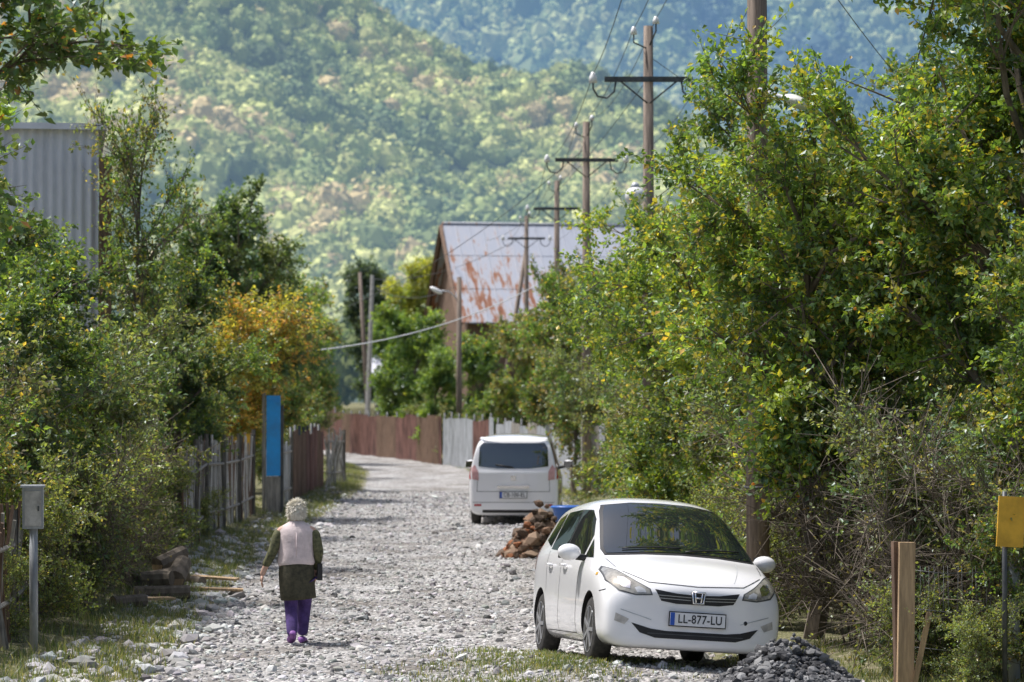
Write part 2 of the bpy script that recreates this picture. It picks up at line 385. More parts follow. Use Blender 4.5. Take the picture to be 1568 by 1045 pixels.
t_b3=tree_mesh('apple_tree',5.25,2.05,2.2,YG+GREEN,nl=26,ns=10,nt=8,leaves=54000,ls=.076,tr=.12,seed=12,fruit=30,accent=(ORG,.012),tw=.5,drop=.04)
put('apple_tree',t_b3,3.2,30.6,.9)
t_m1=tree_mesh('plum_tree',5.6,2.5,.9,YG+GREEN,nl=24,ns=9,nt=8,leaves=50000,ls=.077,tr=.12,seed=5,accent=((.35,.27,.05),.03))
put('plum_tree',t_m1,3.9,37.5,0)
t_m2=tree_mesh('plum_tree',5.2,2.1,.8,GREEN+YG,nl=20,ns=9,nt=8,leaves=36000,ls=.08,tr=.10,seed=6,accent=((.35,.27,.05),.04))
put('plum_tree',t_m2,3.2,47,1)
put('plum_tree',t_m2,2.9,41.5,3.3,.95)
put('plum_tree',t_m2,3.1,62,2.5,.98)
put('plum_tree',t_m2,5.75,27.2,5.5,.78)
put('plum_tree',t_m1,6.5,45,2.0,1.15)
t_far=tree_mesh('orchard_tree',5.6,2.0,.8,OLIVE+GREEN,nl=18,ns=8,nt=7,leaves=22000,ls=.11,tr=.1,seed=8,accent=((.3,.2,.05),.06))
for (x,y,rz,s) in [(1.7,80,.3,.95),(2.6,90,1.3,1.05),(.1,97,2.2,.8),(3.8,76,4,1.1),(1.6,73,5,.8)]: put('orchard_tree',t_far,x,y,rz,s)
t_shr=tree_mesh('shrub',2.3,1.35,.1,OLIVE+GREEN,nl=22,ns=7,nt=6,leaves=14000,ls=.067,tr=.035,stems=5,seed=9,accent=((.3,.22,.05),.05),tw=.4)
t_shr2=tree_mesh('shrub',2.8,1.3,.1,DARK+OLIVE,nl=22,ns=7,nt=6,leaves=13000,ls=.07,tr=.04,stems=5,seed=19,tw=.45)
t_weed=tree_mesh('bramble',1.5,.9,.05,[(.13,.17,.05),(.17,.20,.06),(.10,.13,.05)],nl=24,ns=6,nt=6,leaves=10000,ls=.047,tr=.02,stems=7,seed=29,accent=((.28,.24,.08),.08),tw=.35)
for i,(x,y,s) in enumerate([(4.3,27.3,.8),(5.2,28.4,1.0),(3.9,30.8,.9),(4.8,32,1.1),(3.6,33.8,.9),(3.2,39,.95),(3.0,43.5,.95),(2.9,50,1.0),(2.8,54,1.0),(2.9,59,1.1),(2.7,65,1.1),(5.6,35,1.3),(5.0,41,1.4),(4.9,26,.6)]):
    put('shrub',t_shr if i%2 else t_shr2,x,y,i*1.3,s)
for i,(x,y,s) in enumerate([(3.7,26.6,.5),(4.2,25.6,.45),(3.1,33,.6),(2.9,36,.8),(2.7,39.5,.7),(2.5,44,.8),(2.4,48,.8)]):
    put('bramble',t_weed,x,y,i*2.1,s)
# left side
t_over=tree_mesh('pear_tree',6.6,3.05,3.3,DARK+GREEN,nl=30,ns=10,nt=8,leaves=56000,ls=.09,tr=.16,seed=21,accent=((.3,.14,.04),.03),drop=.03,up=-.2)
put('pear_tree',t_over,-5.45,22.6,2.2,1.0,.93)
t_l1=tree_mesh('walnut_tree',5.3,2.0,1.0,GREEN+DARK,nl=22,ns=9,nt=8,leaves=40000,ls=.074,tr=.11,seed=22,accent=((.38,.3,.05),.03))
put('walnut_tree',t_l1,-6.5,34,.2,.95,.86); put('walnut_tree',t_l1,-7.4,41,1.7,1.1,1.08); put('walnut_tree',t_l1,-6.1,52.5,2.8,.85)
t_sp=tree_mesh('willow_tree',6.9,1.9,2.4,OLIVE+GREEN,nl=20,ns=8,nt=6,leaves=9500,ls=.08,tr=.10,seed=33,up=.35,accent=((.35,.28,.05),.05))
put('willow_tree',t_sp,-5.75,44,1.0,.75,1.0)
t_dk=tree_mesh('walnut_tree',8,2.7,2.0,DARK,nl=26,ns=9,nt=7,leaves=42000,ls=.12,tr=.18,seed=23,drop=.12)
put('walnut_tree',t_dk,-6.9,70,.2,.92,.88); put('walnut_tree',t_dk,-11.5,76,2.2,.85)
t_ye=tree_mesh('cherry_tree',4.6,1.55,2.1,YEL,nl=18,ns=9,nt=7,leaves=24000,ls=.082,tr=.08,seed=24)
put('cherry_tree',t_ye,-5.7,60,.4,1.05,.97)
for (x,y,rz,s) in [(-7.3,88,.3,1.0),(-8.8,98,1.3,1.1),(-6.5,77,2.2,.85),(-12,108,1,1.2),(-8.0,104,3,1.0)]: put('orchard_tree',t_far,x,y,rz,s)
t_b2=tree_mesh('ash_tree',6.6,1.9,1.0,GREEN,nl=20,ns=8,nt=7,leaves=20000,ls=.15,tr=.12,seed=25)
for (x,y,rz,s) in [(-4.2,124,.4,.95),(-10.2,138,1,1.0),(-10.5,150,2,1.2),(-6.4,158,3,1.0),(-14.5,135,3,1.1),(-1.2,114,3.3,.75),(-2.9,108,5,.65),(-10.0,118,2,.8)]: put('ash_tree',t_b2,x,y,rz,s)
t_py=tree_mesh('poplar_tree',10.3,2.1,2.0,[(.19,.21,.05),(.25,.25,.05),(.15,.18,.04)],nl=26,ns=8,nt=7,leaves=24000,ls=.19,tr=.16,seed=26,up=.3)
put('poplar_tree',t_py,-5.8,166,0,1.0); put('poplar_tree',t_py,-2.6,172,2,.85)
t_pn=tree_mesh('pine_tree',11.5,1.5,3.0,[(.04,.065,.045),(.06,.085,.05)],nl=34,ns=8,nt=6,leaves=16000,ls=.2,tr=.16,seed=27)
put('pine_tree',t_pn,-8.8,172,0); put('pine_tree',t_pn,-4.3,176,2,1.05)
for i,(x,y,s) in enumerate([(-6.0,30,1.0),(-5.9,33,1.0),(-6.0,36,1.1),(-6.3,39.5,1.1),(-6.4,43,1.1),(-6.7,56,1.0),(-7.1,61,1.0),(-7.0,66,1.0),(-6.8,72,1.1),(-6.4,80,.9),(-6.2,27.3,1.0),(-3.2,111,.8),(-1.8,104.5,.7),(-8.2,122,1.0)]):
    put('shrub',t_shr2 if i%3 else t_shr,x,y,i*1.9,s)
for i,(x,y,s) in enumerate([(-5.2,30.5,.8),(-5.2,32.3,1.0),(-5.3,34.5,1.05),(-5.4,36.5,1.1),(-5.5,39,1.1),(-5.7,41.5,1.1),(-5.5,44,.8),(-5.15,28.6,.5),(-5.3,49,.45)]):
    put('bramble',t_weed,x,y,i*1.1,s)

# ------------------------------------------------------------------ hills
def crowns(name,cx,cy,cz,rad,M,pal,mat,hmul=1.1,lowf=None,core=True,fs=(.13,.27)):
    n=len(cx); C=np.stack([cx,cy,cz],-1)
    pal=np.array(pal); k=np.clip((lowf+rng.normal(0,.2,n))*len(pal),0,len(pal)-1).astype(int)
    base=pal[k]*rng.uniform(.8,1.2,(n,1))
    V=[];T=None;off=0
    if core:
        v=np.einsum('nij,kj->nki',randrot(n),IV)*(1+rng.normal(0,.08,(n,len(IV),1)))
        v=C[:,None]+v*rad[:,None,None]*.86*rng.uniform(.85,1.15,(n,1,3))*np.array([1,1,hmul])
        V.append(v.reshape(-1,3)); T=(IF[None]+(np.arange(n)*len(IV))[:,None,None]).reshape(-1,3)
        cT=np.repeat(base*.8,len(IF),0); off=n*len(IV)
    u=nrm(rng.normal(size=(n,M,3))); u[...,2]=np.abs(u[...,2])-.2; u=nrm(u); R=rad[:,None,None]
    ph=rng.uniform(0,6.28,(n,1,2))
    lump=1+.2*np.sin(u[...,0:1]*6+ph[...,0:1])*np.cos(u[...,1:2]*6+ph[...,1:2])
    p=C[:,None]+u*R*lump*np.array([1,1,hmul])*rng.uniform(.85,1.08,(n,M,1))
    nn=nrm(u+rng.normal(0,.38,(n,M,3))); a=nrm(np.cross(nn,rng.normal(size=(n,M,3)))); b=np.cross(nn,a)
    s=R*rng.uniform(fs[0],fs[1],(n,M,1))
    v=np.stack([p-a*s,p-b*s*.8,p+a*s,p+b*s*.8],2).reshape(-1,3); q=np.arange(n*M*4).reshape(-1,4)+off
    V.append(v); cQ=np.repeat(base,M,0)*rng.uniform(.7,1.35,(n*M,1))
    col=np.concatenate([cQ,cT]) if core else cQ
    return obj(name,mesh_np(name,np.concatenate(V),quads=q,tris=T,mats=[mat],col=np.clip(col,0,.8)))
def hz1(x,y):
    zr=np.interp(x,[-600,-400,-225,-64,-24,19,59,131,300,600],[330,300,243,176,154,137,117,88,55,30])
    t=np.clip((y-600)/650,0,1.6); s=np.where(t<1,t**1.05,1-(t-1)*.8)
    g=9*np.sin(x*.028+y*.011+1.3*np.sin(y*.009))+5*np.sin(x*.061-y*.021)+3*np.sin(y*.05+x*.02)
    return zr*s+g*np.clip(t*3,0,1)-2
def hz2(x,y):
    t=np.clip((y-1450)/1100,0,1.2); g=16*np.sin(x*.018+y*.006+.8)+9*np.sin(x*.041-y*.013)
    return 470*t+g*np.clip(t*3,0,1)-4-.12*x*t
def hillmesh(name,fn,x0,x1,y0,y1,st,mat):
    xs=np.arange(x0,x1,st);ys=np.arange(y0,y1,st);X,Y=np.meshgrid(xs,ys);Z=fn(X,Y)
    idx=np.arange(X.size).reshape(X.shape); q=np.stack([idx[:-1,:-1],idx[:-1,1:],idx[1:,1:],idx[1:,:-1]],-1).reshape(-1,4)
    c=np.tile([[.06,.085,.04]],(len(q),1))
    obj(name,mesh_np(name,np.stack([X,Y,Z],-1).reshape(-1,3),quads=q,mats=[mat],col=c,smooth=True))
M_h1=attrmat('hill_forest',haze_glow=(.09,.135,.195))  # bluish haze painted onto the forest as constant emission
M_h2=attrmat('far_hill_forest',haze_glow=(.11,.195,.34))  # bluer, stronger emission paints thicker haze over the far slope
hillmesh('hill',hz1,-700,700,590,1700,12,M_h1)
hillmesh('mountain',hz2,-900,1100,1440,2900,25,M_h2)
n=12000; y=rng.uniform(610,1290,n); x=rng.uniform(-1,1,n)*(y*.19+30)
rad=np.clip(rng.lognormal(math.log(3.1),.34,n),1.4,5.6)
lowf=.46+.2*np.sin(x*.03+y*.013)+.18*np.sin(x*.07-y*.05)
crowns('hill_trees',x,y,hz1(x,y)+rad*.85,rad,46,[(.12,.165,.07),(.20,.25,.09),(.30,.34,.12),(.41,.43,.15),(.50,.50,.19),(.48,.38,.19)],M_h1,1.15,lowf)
n=7500; y=rng.uniform(1480,2480,n); x=rng.uniform(-.09,.24,n)*y
rad=rng.lognormal(math.log(5.3),.3,n)
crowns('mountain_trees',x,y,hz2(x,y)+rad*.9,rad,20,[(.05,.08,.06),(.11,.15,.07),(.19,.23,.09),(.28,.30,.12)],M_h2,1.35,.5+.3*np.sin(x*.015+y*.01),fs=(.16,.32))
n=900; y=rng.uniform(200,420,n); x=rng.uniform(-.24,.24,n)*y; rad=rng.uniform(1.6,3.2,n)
crowns('distant_trees',x,y,rad*1.1+rng.uniform(0,2,n),rad,170,[(.07,.11,.04),(.11,.16,.05),(.17,.2,.06),(.24,.22,.07)],attrmat('woodland',haze_glow=(.02,.035,.05)),1.5,rng.uniform(.2,.8,n),core=False)  # woodland carries a faint painted haze glow too

# ------------------------------------------------------------------ fences
def plank_fence(name,pts,h,w,gap,mats,jit=.12,lean=.03,th=.022,rails=(.35,1.2)):
    b=B()
    for (x0,y0),(x1,y1) in zip(pts[:-1],pts[1:]):
        L=math.hypot(x1-x0,y1-y0); n=int(L/(w+gap)); ang=math.atan2(y1-y0,x1-x0)
        for i in range(n):
            t=(i+.5)/n; x=x0+(x1-x0)*t; y=y0+(y1-y0)*t; hh=h*(1+random.uniform(-jit,jit*.6)); g=float(gz(x,y))
            if random.random()<.04: continue
            b.box((x,y,g+hh/2-.03),(w*random.uniform(.75,1.1),th,hh),random.choice(mats),(random.gauss(0,lean),random.gauss(0,lean),ang+random.gauss(0,.05)))
        for rz in rails:
            n2=max(1,int(L/2.2))
            for i in range(n2):
                ta,tb=i/n2,(i+1)/n2
                pa=(x0+(x1-x0)*ta+.03,y0+(y1-y0)*ta,float(gz(x0+(x1-x0)*ta,y0+(y1-y0)*ta))+rz)
                pb=(x0+(x1-x0)*tb+.03,y0+(y1-y0)*tb,float(gz(x0+(x1-x0)*tb,y0+(y1-y0)*tb))+rz)
                b.tube([pa,pb],.028,M_wood,5,False)
                b.tube([(pb[0],pb[1],pb[2]-rz-.1),(pb[0],pb[1],pb[2]-rz+h*1.05)],.05,M_wood,6,False)
    return b.obj(name)
def sheet_fence(name,p0,p1,z0,z1,mats,amp=.018,pitch=.09,posts=True,panel=1.1):
    b=B(); L=math.hypot(p1[0]-p0[0],p1[1]-p0[1]); d=Vector((p1[0]-p0[0],p1[1]-p0[1],0))/L; nn=Vector((-d.y,d.x,0)); s=0;i=0
    while s<L-.05:
        e=min(s+panel,L); n=max(4,int((e-s)/pitch*4)); v=[];f=[]; top=z1+random.uniform(-.12,.08)
        for k in range(n+1):
            t=s+(e-s)*k/n; p=Vector((p0[0],p0[1],0))+d*t+nn*(amp*math.sin(2*math.pi*t/pitch)+(i%2)*.012); g=float(gz(p.x,p.y))
            v+=[(p.x,p.y,g+z0),(p.x,p.y,g+top)]
        for k in range(n): f.append((2*k,2*k+2,2*k+3,2*k+1))
        b.add(v,f,random.choice(mats),True)
        if posts:
            p=Vector((p0[0],p0[1],0))+d*s+nn*.06; g=float(gz(p.x,p.y)); b.tube([(p.x,p.y,g-.1),(p.x,p.y,g+z1+.1)],.04,M_steel,6)
        s=e;i+=1
    return b.obj(name)
plank_fence('picket_fence',[(-5.1,44),(-5.4,50),(-5.35,58.5)],1.65,.10,.03,[M_wood,M_wood,M_conc,M_woodbr])
plank_fence('stake_fence',[(-5.9,25.5),(-4.95,27.0),(-5.35,31.5),(-5.6,37)],1.25,.06,.06,[M_woodbr,M_wood,M_woodbr],jit=.25,lean=.09,th=.03,rails=(.4,.95))
plank_fence('board_fence',[(-5.2,60.2),(-5.15,66)],1.45,.16,.02,[M_wood,M_galv],jit=.08)
b=B(); x,y=-5.0,59.4
b.box((x+.02,y,1.76),(.29,.04,1.68),M_blue,(0,0,.12)); b.box((x-.18,y+.03,1.3),(.07,.07,2.7),M_wood); b.box((x+.20,y+.03,1.2),(.06,.07,2.4),M_steel)
b.box((x+.02,y+.01,.48),(.30,.03,.84),M_wood,(0,0,.12))
for z in (.95,2.45): b.box((x+.02,y-.035,z),(.27,.02,.05),M_blue,(0,0,.12))
b.box((x-.46,y-1.2,1.6),(.26,.03,.42),M_yel,(0,0,.1)); b.box((x-.46,y-1.16,.9),(.05,.05,1.9),M_wood)
b.obj('blue_gate')
sheet_fence('rusty_metal_fence',(-5.15,67),(-5.0,75.5),0,1.6,[M_rustfence,M_rustfence,M_woodbr],posts=True)
plank_fence('stick_fence',[(-4.95,76),(-4.75,80)],1.45,.05,.05,[M_wood,M_conc],jit=.2,lean=.12)
sheet_fence('red_metal_fence',(-8.0,128),(-2.6,104),-.05,1.75,[M_rustfence,M_rustfence,M_woodbr],panel=2.2)
sheet_fence('red_metal_fence',(-13,150),(-8.0,128.3),-.05,1.85,[M_rustfence,M_woodbr],panel=2.2)
sheet_fence('grey_metal_fence',(-2.5,103.5),(-.6,92),0,1.8,[M_galv,M_rustfence,M_galv],panel=1.8)
sheet_fence('grey_metal_fence',(-.5,91),(2.3,70.5),0,1.7,[M_galv,M_galv,M_wood],panel=1.8)
b=B()
g=float(gz(3.58,25.9))
b.box((3.58,25.9,g+.62),(.15,.07,1.45),M_woodraw,(0,.015,.1),.97); b.box((3.69,25.85,g+.25),(.045,.045,.95),M_woodraw,(.05,.2,0)); b.box((3.50,25.95,g+.6),(.05,.05,1.5),M_woodbr,(0,-.02,.4))
b.obj('wooden_post')
b=B(); g=float(gz(4.60,26.1))
b.tube([(4.60,26.1,g-.1),(4.60,26.1,g+1.4)],.055,M_galv,10); b.box((4.60,26.1,g+1.42),(.14,.14,.03),M_galv)
b.obj('metal_fence_post')
b=B()
b.box((4.45,25.4,1.53),(.25,.02,.45),M_yel,(0,.06,.2)); b.tube([(4.40,25.44,0),(4.40,25.43,1.8)],.025,M_steel,6); b.obj('yellow_sign')
b=B()
for z in (.35,.7,1.05):
    b.tube([(3.6,25.97,z+.02),(3.95,26.0,z-.02),(4.35,26.05,z-.01),(4.6,26.16,z+.03),(5.3,26.5,z)],.004,M_steel,4)
for i in range(26):
    xx=3.6+i*.066; b.tube([(xx,25.97+i*.007,.1),(xx+.02*math.sin(i*3),25.98+i*.007,1.1)],.0025,M_steel,3)
b.obj('wire_fence')
tw=tree_mesh('dry_twigs',1.9,.8,.05,OLIVE,nl=26,ns=7,nt=6,leaves=900,ls=.04,tr=.03,stems=7,seed=44,tw=.5)
for i,(x,y,s) in enumerate([(3.9,27.1,1),(4.4,26.7,1.1),(5.0,27.0,1.2),(3.4,32.2,1.2),(3.6,29.8,1.1),(4.2,28.3,1.3),(3.2,35,1.2),(-5.0,33,.9),(-5.1,37.5,1.0)]): put('dry_twigs',tw,x,y,i*1.4,s)
b=B(); g=float(gz(-4.68,27.9))
b.tube([(-4.68,27.9,g-.1),(-4.69,27.9,g+1.37)],.042,M_galv,8)
b.box((-4.69,27.88,1.55),(.20,.17,.40),M_galv,(0,0,.12)); b.box((-4.69,27.86,1.765),(.235,.21,.022),M_galv,(0,0,.12)); b.box((-4.675,27.785,1.55),(.16,.012,.34),M_conc,(0,0,.12)); b.box((-4.62,27.775,1.55),(.015,.012,.05),M_steel)
b.obj('utility_meter_box')
b=B()
for (x,y,z,L,r,az,el) in [(-4.5,37.2,.22,.55,.12,.4,.15),(-4.3,36.8,.34,.4,.13,1.4,.5),(-4.65,36.6,.2,.6,.11,-.3,.05),(-4.4,35.8,.12,.7,.10,.2,.02),(-4.5,37.5,.46,.5,.11,.9,.3),(-4.35,38.6,.12,.5,.08,-.8,.05),(-4.6,34.2,.12,.45,.09,.7,.04)]:
    z+=float(gz(x,y))-.05; dx,dy,dz=math.cos(az)*math.cos(el),math.sin(az)*math.cos(el),math.sin(el)
    b.tube([(x-dx*L/2,y-dy*L/2,z-dz*L/2),(x+dx*L/2,y+dy*L/2,z+dz*L/2)],[r,r*.9],M_bark,9,False)
    b.tube([(x-dx*(L/2+.003),y-dy*(L/2+.003),z-dz*L/2),(x-dx*L/2,y-dy*L/2,z-dz*L/2)],[r*.9,r*.9],M_woodraw,9,False)
b.obj('firewood_logs')
b=B(); 
for (x,y,z,L,az) in [(-4.1,37.6,.10,1.1,.1),(-4.1,39.3,.12,.7,-.4),(-4.5,35.0,.1,.9,.9)]:
    b.box((x,y,z+float(gz(x,y))-.03),(L,.14,.03),M_woodraw,(.05,.04,az))
b.obj('old_planks')

# ------------------------------------------------------------------ utility poles
def power_pole(x,y,h,rot=0,r=.12,w=1.55,bz=.95,base=True,arms=True,lean=0,brace=False):
    b=B(); g=float(gz(x,y))
    b.tube([(0,0,-.3),(lean*.5,0,h*.5),(lean,0,h)],[r,r*.9,r*.72],M_pole,10)
    if base:
        b.box((-.02,r+.09,1.2),(.17,.16,3.2),M_conc)
        for z in (1.6,2.5): b.tube([(-.14,-r-.01,z),(.14,-r-.01,z),(.14,r+.19,z),(-.14,r+.19,z),(-.14,-r-.01,z)],.012,M_steel,5)
    if arms:
        z=h-bz; b.box((lean,-r*.9,z),(w,.08,.09),M_steel)
        for s in(-1,1):
            b.tube([(lean+s*w*.33,-r*.9,z-.02),(lean+s*.02,-r*.9,z-.42)],.015,M_steel,5)
            X=lean+s*w/2
            b.tube([(X-.20*s,-r*.9,z-.03),(X-.17*s,-r*.9,z-.22),(X-.04*s,-r*.9,z-.33),(X+.12*s,-r*.9,z-.30),(X+.20*s,-r*.9,z-.16),(X+.20*s,-r*.9,z+.02)],.018,M_steel,6)
            b.tube([(X+.20*s,-r*.9,z-.06),(X+.20*s,-r*.9,z+.04),(X+.20*s,-r*.9,z+.09),(X+.20*s,-r*.9,z+.13)],[.075,.07,.045,.03],M_cer,9)
        b.tube([(lean+.02,-r*.9,h-.35),(lean+.13,-r*.9,h-.1),(lean+.13,-r*.9,h+.06)],.017,M_steel,6)
        b.tube([(lean+.13,-r*.9,h+.03),(lean+.13,-r*.9,h+.10),(lean+.13,-r*.9,h+.16)],[.065,.055,.025],M_cer,9)
        b.tube([(lean-.04,-r*.8,h-.4),(lean-.26,-r*.8,h-.3),(lean-.26,-r*.8,h-.12)],.015,M_steel,6)
        b.tube([(lean-.26,-r*.9,h-.16),(lean-.26,-r*.9,h-.08),(lean-.26,-r*.9,h-.02)],[.06,.05,.025],M_cer,9)
    if brace: b.tube([(-1.4,.1,-.2),(lean,.1,h*.86)],[r*.9,r*.7],M_pole,8)
    return b.obj('utility_pole',(x,y,g),(0,0,rot))
P=[(2.78,32.2,10.2),(2.40,50,9.1),(1.83,70,9.25),(1.50,95,9.6),(.60,118,9.8)]
for i,(x,y,h) in enumerate(P): power_pole(x,y,h,rot=.05*(i%3-1),brace=(i==4),r=.14 if i==0 else .12)
power_pole(-7.15,143,8.6,r=.13,base=False,arms=False,lean=-.5)
b=B(); b.tube([(-7.3,142.5,-.2),(-7.0,142.5,8.5)],[.17,.11],M_conc,6,False); b.obj('concrete_pole')
b=B(); b.tube([(0,0,-.2),(0,0,6.9)],[.12,.085],M_pole,8); b.tube([(0,0,6.0),(-.35,-.05,6.35),(-.75,-.1,6.4)],.025,M_galv,6)
b.ell((-.85,-.1,6.40),(.26,.12,.09),M_cer,12,8,(0,.5,0)); b.obj('street_lamp',(-1.95,105,0))
b=B(); b.tube([(2.42,49.85,5.9),(2.3,49.5,6.05),(2.15,49.2,6.12)],.022,M_galv,6); b.ell((2.13,49.1,6.06),(.18,.2,.17),M_cer,14,9)
b.tube([(2.13,49.1,6.2),(2.13,49.1,6.3)],[.1,.04],M_galv,8); b.obj('street_lamp')
b=B(); b.tube([(2.78,32.0,6.1),(2.95,31.3,5.95),(3.05,30.8,5.85)],.022,M_galv,6); b.ell((3.08,30.7,5.82),(.16,.2,.07),M_cer,12,8,(.1,.4,0)); b.obj('street_lamp')
b=B()
def wire(p,q,sag,r=.007,n=14,m=M_steel):
    p,q=Vector(p),Vector(q); b.tube([p.lerp(q,i/n)-Vector((0,0,sag*4*(i/n)*(1-i/n))) for i in range(n+1)],r,m,4)
Pp=[(3.1,12,10.6)]+P
for a_,c_ in zip(Pp[:-1],Pp[1:]):
    for dx,dz in ((-.97,-.83),(.97,-.83),(.13,.14),(-.26,-.04)):
        wire((a_[0]+dx,a_[1]-.1,a_[2]+dz),(c_[0]+dx,c_[1]-.1,c_[2]+dz),.35)
b.obj('power_lines')
b=B(); wire((1.5,95,6.6),(-5.2,72,3.7),.45,.016,20,M_cer); wire((2.4,50,8.2),(-1,110,8.5),.6); wire((2.78,32.2,8.5),(7.5,44,6),.3); wire((-1.95,105,6.6),(-6.9,143,7.9),.5,.012)
wire((2.4,50,8.6),(9,60,6.5),.3); wire((1.83,70,8.7),(-5.9,88,5.0),.5,.01); wire((.6,118,9.2),(-7.0,142.5,8.3),.6,.012)
b.obj('service_cables')

# ------------------------------------------------------------------ houses
def rust_roof():
    m,nt,out=newmat('rusty_roof'); p=N(nt,'ShaderNodeBsdfPrincipled',Roughness=.55,Metallic=.0); nt.links.new(p.outputs[0],out.inputs[0])
    tc=N(nt,'ShaderNodeTexCoord'); mp=N(nt,'ShaderNodeMapping'); mp.inputs['Scale'].default_value=(2.6,.55,.55); nt.links.new(tc.outputs['Object'],mp.inputs[0])
    n=N(nt,'ShaderNodeTexNoise',Scale=1.4,Detail=9,Roughness=.72); nt.links.new(mp.outputs[0],n.inputs[0])
    sx=N(nt,'ShaderNodeSeparateXYZ'); nt.links.new(tc.outputs['Object'],sx.inputs[0])
    mr=N(nt,'ShaderNodeMapRange'); mr.inputs[1].default_value=10.0; mr.inputs[2].default_value=6.6; mr.inputs[3].default_value=-.08; mr.inputs[4].default_value=.05; nt.links.new(sx.outputs[2],mr.inputs[0])
    mr2=N(nt,'ShaderNodeMapRange'); mr2.inputs[1].default_value=2.1; mr2.inputs[2].default_value=6.1; mr2.inputs[3].default_value=.03; mr2.inputs[4].default_value=-.08; nt.links.new(sx.outputs[0],mr2.inputs[0])
    ad=N(nt,'ShaderNodeMath',_operation='ADD'); nt.links.new(n.outputs['Fac'],ad.inputs[0]); nt.links.new(mr.outputs[0],ad.inputs[1])
    ad2=N(nt,'ShaderNodeMath',_operation='ADD'); nt.links.new(ad.outputs[0],ad2.inputs[0]); nt.links.new(mr2.outputs[0],ad2.inputs[1])
    r=ramp(nt,ad2.outputs[0],[(.0,(.28,.30,.36)),(.45,(.36,.385,.45)),(.55,(.40,.40,.44)),(.585,(.30,.15,.085)),(.66,(.22,.07,.028))])
    nt.links.new(r.outputs[0],p.inputs['Base Color']); return m
M_rr=rust_roof()
def house(name,W_,D_,ze,zr,wallm,roofm,loc,rz=0,oh=.45,seam=.6,windows=()):
    # local: front-left wall corner at the origin, front wall along +X, depth along +Y
    x0,x1,y0,y1=0,W_,0,D_
    e=bpy.data.objects.new(name,None); COL.objects.link(e)
    b=B(); b.box(((x0+x1)/2,(y0+y1)/2,ze/2-.1),(x1-x0,y1-y0,ze+.2),wallm)
    ym=(y0+y1)/2
    for x in (x0,x1-.1):
        b.add([(x,y0,ze),(x,y1,ze),(x,ym,zr-.12),(x+.1,y0,ze),(x+.1,y1,ze),(x+.1,ym,zr-.12)],[(0,2,1),(3,4,5),(0,1,4,3),(1,2,5,4),(2,0,3,5)],wallm)
    b.obj('walls',parent=e)
    b=B(); sl=(zr-ze)/(ym-y0)
    for s in(-1,1):
        ye=(y0-oh) if s<0 else (y1+oh); zE=ze-oh*sl
        xa,xb=x0-oh,x1+oh
        b.add([(xa,ye,zE),(xb,ye,zE),(xb,ym,zr),(xa,ym,zr),(xa,ye,zE-.06),(xb,ye,zE-.06),(xb,ym,zr-.06),(xa,ym,zr-.06)],[(0,1,2,3),(7,6,5,4),(0,4,5,1),(1,5,6,2),(3,7,4,0)],roofm)
        n=int((xb-xa)/seam)
        for i in range(n+1):
            x=xa+(xb-xa)*i/n; b.tube([(x,ye,zE+.015),(x,ym,zr+.015)],.022,roofm,4,False)
        for fr in (.33,.67):
            b.tube([(xa,ye+(ym-ye)*fr,zE+(zr-zE)*fr+.012),(xb,ye+(ym-ye)*fr,zE+(zr-zE)*fr+.012)],.012,roofm,4,False)
    b.tube([(xa,ym,zr+.03),(xb,ym,zr+.03)],.07,roofm,6)
    b.obj('roof',parent=e)
    b=B()
    for s in (-1,1):
        ye=(y0-oh) if s<0 else (y1+oh); zE=ze-oh*sl
        b.tube([(x0-oh-.03,ye,zE-.1),(x0-oh-.03,ym,zr-.1)],.13,M_woodbr,4,False)
    b.obj('bargeboards',parent=e)
    b=B()
    for (x,z,w,h) in windows:
        b.box((x,y0-.03,z),(w+.16,.06,h+.16),M_woodraw); b.box((x,y0-.07,z),(w,.03,h),M_glass); b.box((x,y0-.09,z),(.04,.03,h),M_cer); b.box((x,y0-.09,z+h*.2),(w,.03,.04),M_cer)
    if windows: b.obj('windows',parent=e)
    e.location=loc; e.rotation_euler=(0,0,rz)
    return e
house('wooden_house',12.1,9.0,6.1,10.35,M_woodbr,M_rr,(-1.95,126,0),math.radians(11),oh=.4,windows=[(2.6,4.3,1.1,1.3),(5.6,4.3,1.1,1.3),(8.6,4.3,1.1,1.3),(2.6,1.6,1.1,1.3),(5.6,1.6,1.1,1.3)])
M_whiteroof=simple('white_metal',(.68,.68,.76),.5,.12,3,metal=.0,stretch=(1,1,.3))
house('small_shed',3.2,4.0,4.0,5.7,M_wood,M_whiteroof,(-8.2,170,0),0,oh=.3)
e=bpy.data.objects.new('metal_clad_house',None); COL.objects.link(e)
b=B(); b.box((-3.2,4,3.3),(6.2,7.8,6.8),M_woodbr); b.obj('walls',parent=e)
b=B(); v=[];f=[]; n=240
for k in range(n+1):
    x=-6.4+6.42*k/n; v+=[(x,-.02*math.sin(k*1.1),1.0),(x,-.02*math.sin(k*1.1),6.85)]
for k in range(n): f.append((2*k,2*k+2,2*k+3,2*k+1))
b.add(v,f,M_whiteroof,True); b.obj('cladding',parent=e)
b=B(); b.box((-3.25,4.05,6.9),(6.8,8.3,.06),M_galv); b.box((-3.25,-.13,6.89),(6.8,.03,.10),M_whiteroof); b.obj('roof',parent=e)
b=B(); b.box((.13,-.1,3.2),(.2,.2,6.4),M_woodbr); b.obj('corner_post',parent=e)
b=B(); b.box((-3.6,-.1,4.2),(1.1,.1,1.3),M_glass); b.box((-3.6,-.14,4.2),(.05,.1,1.3),M_cer); b.obj('window',parent=e)
e.location=(-6.6,45.2,0); e.rotation_euler=(0,0,math.radians(9))

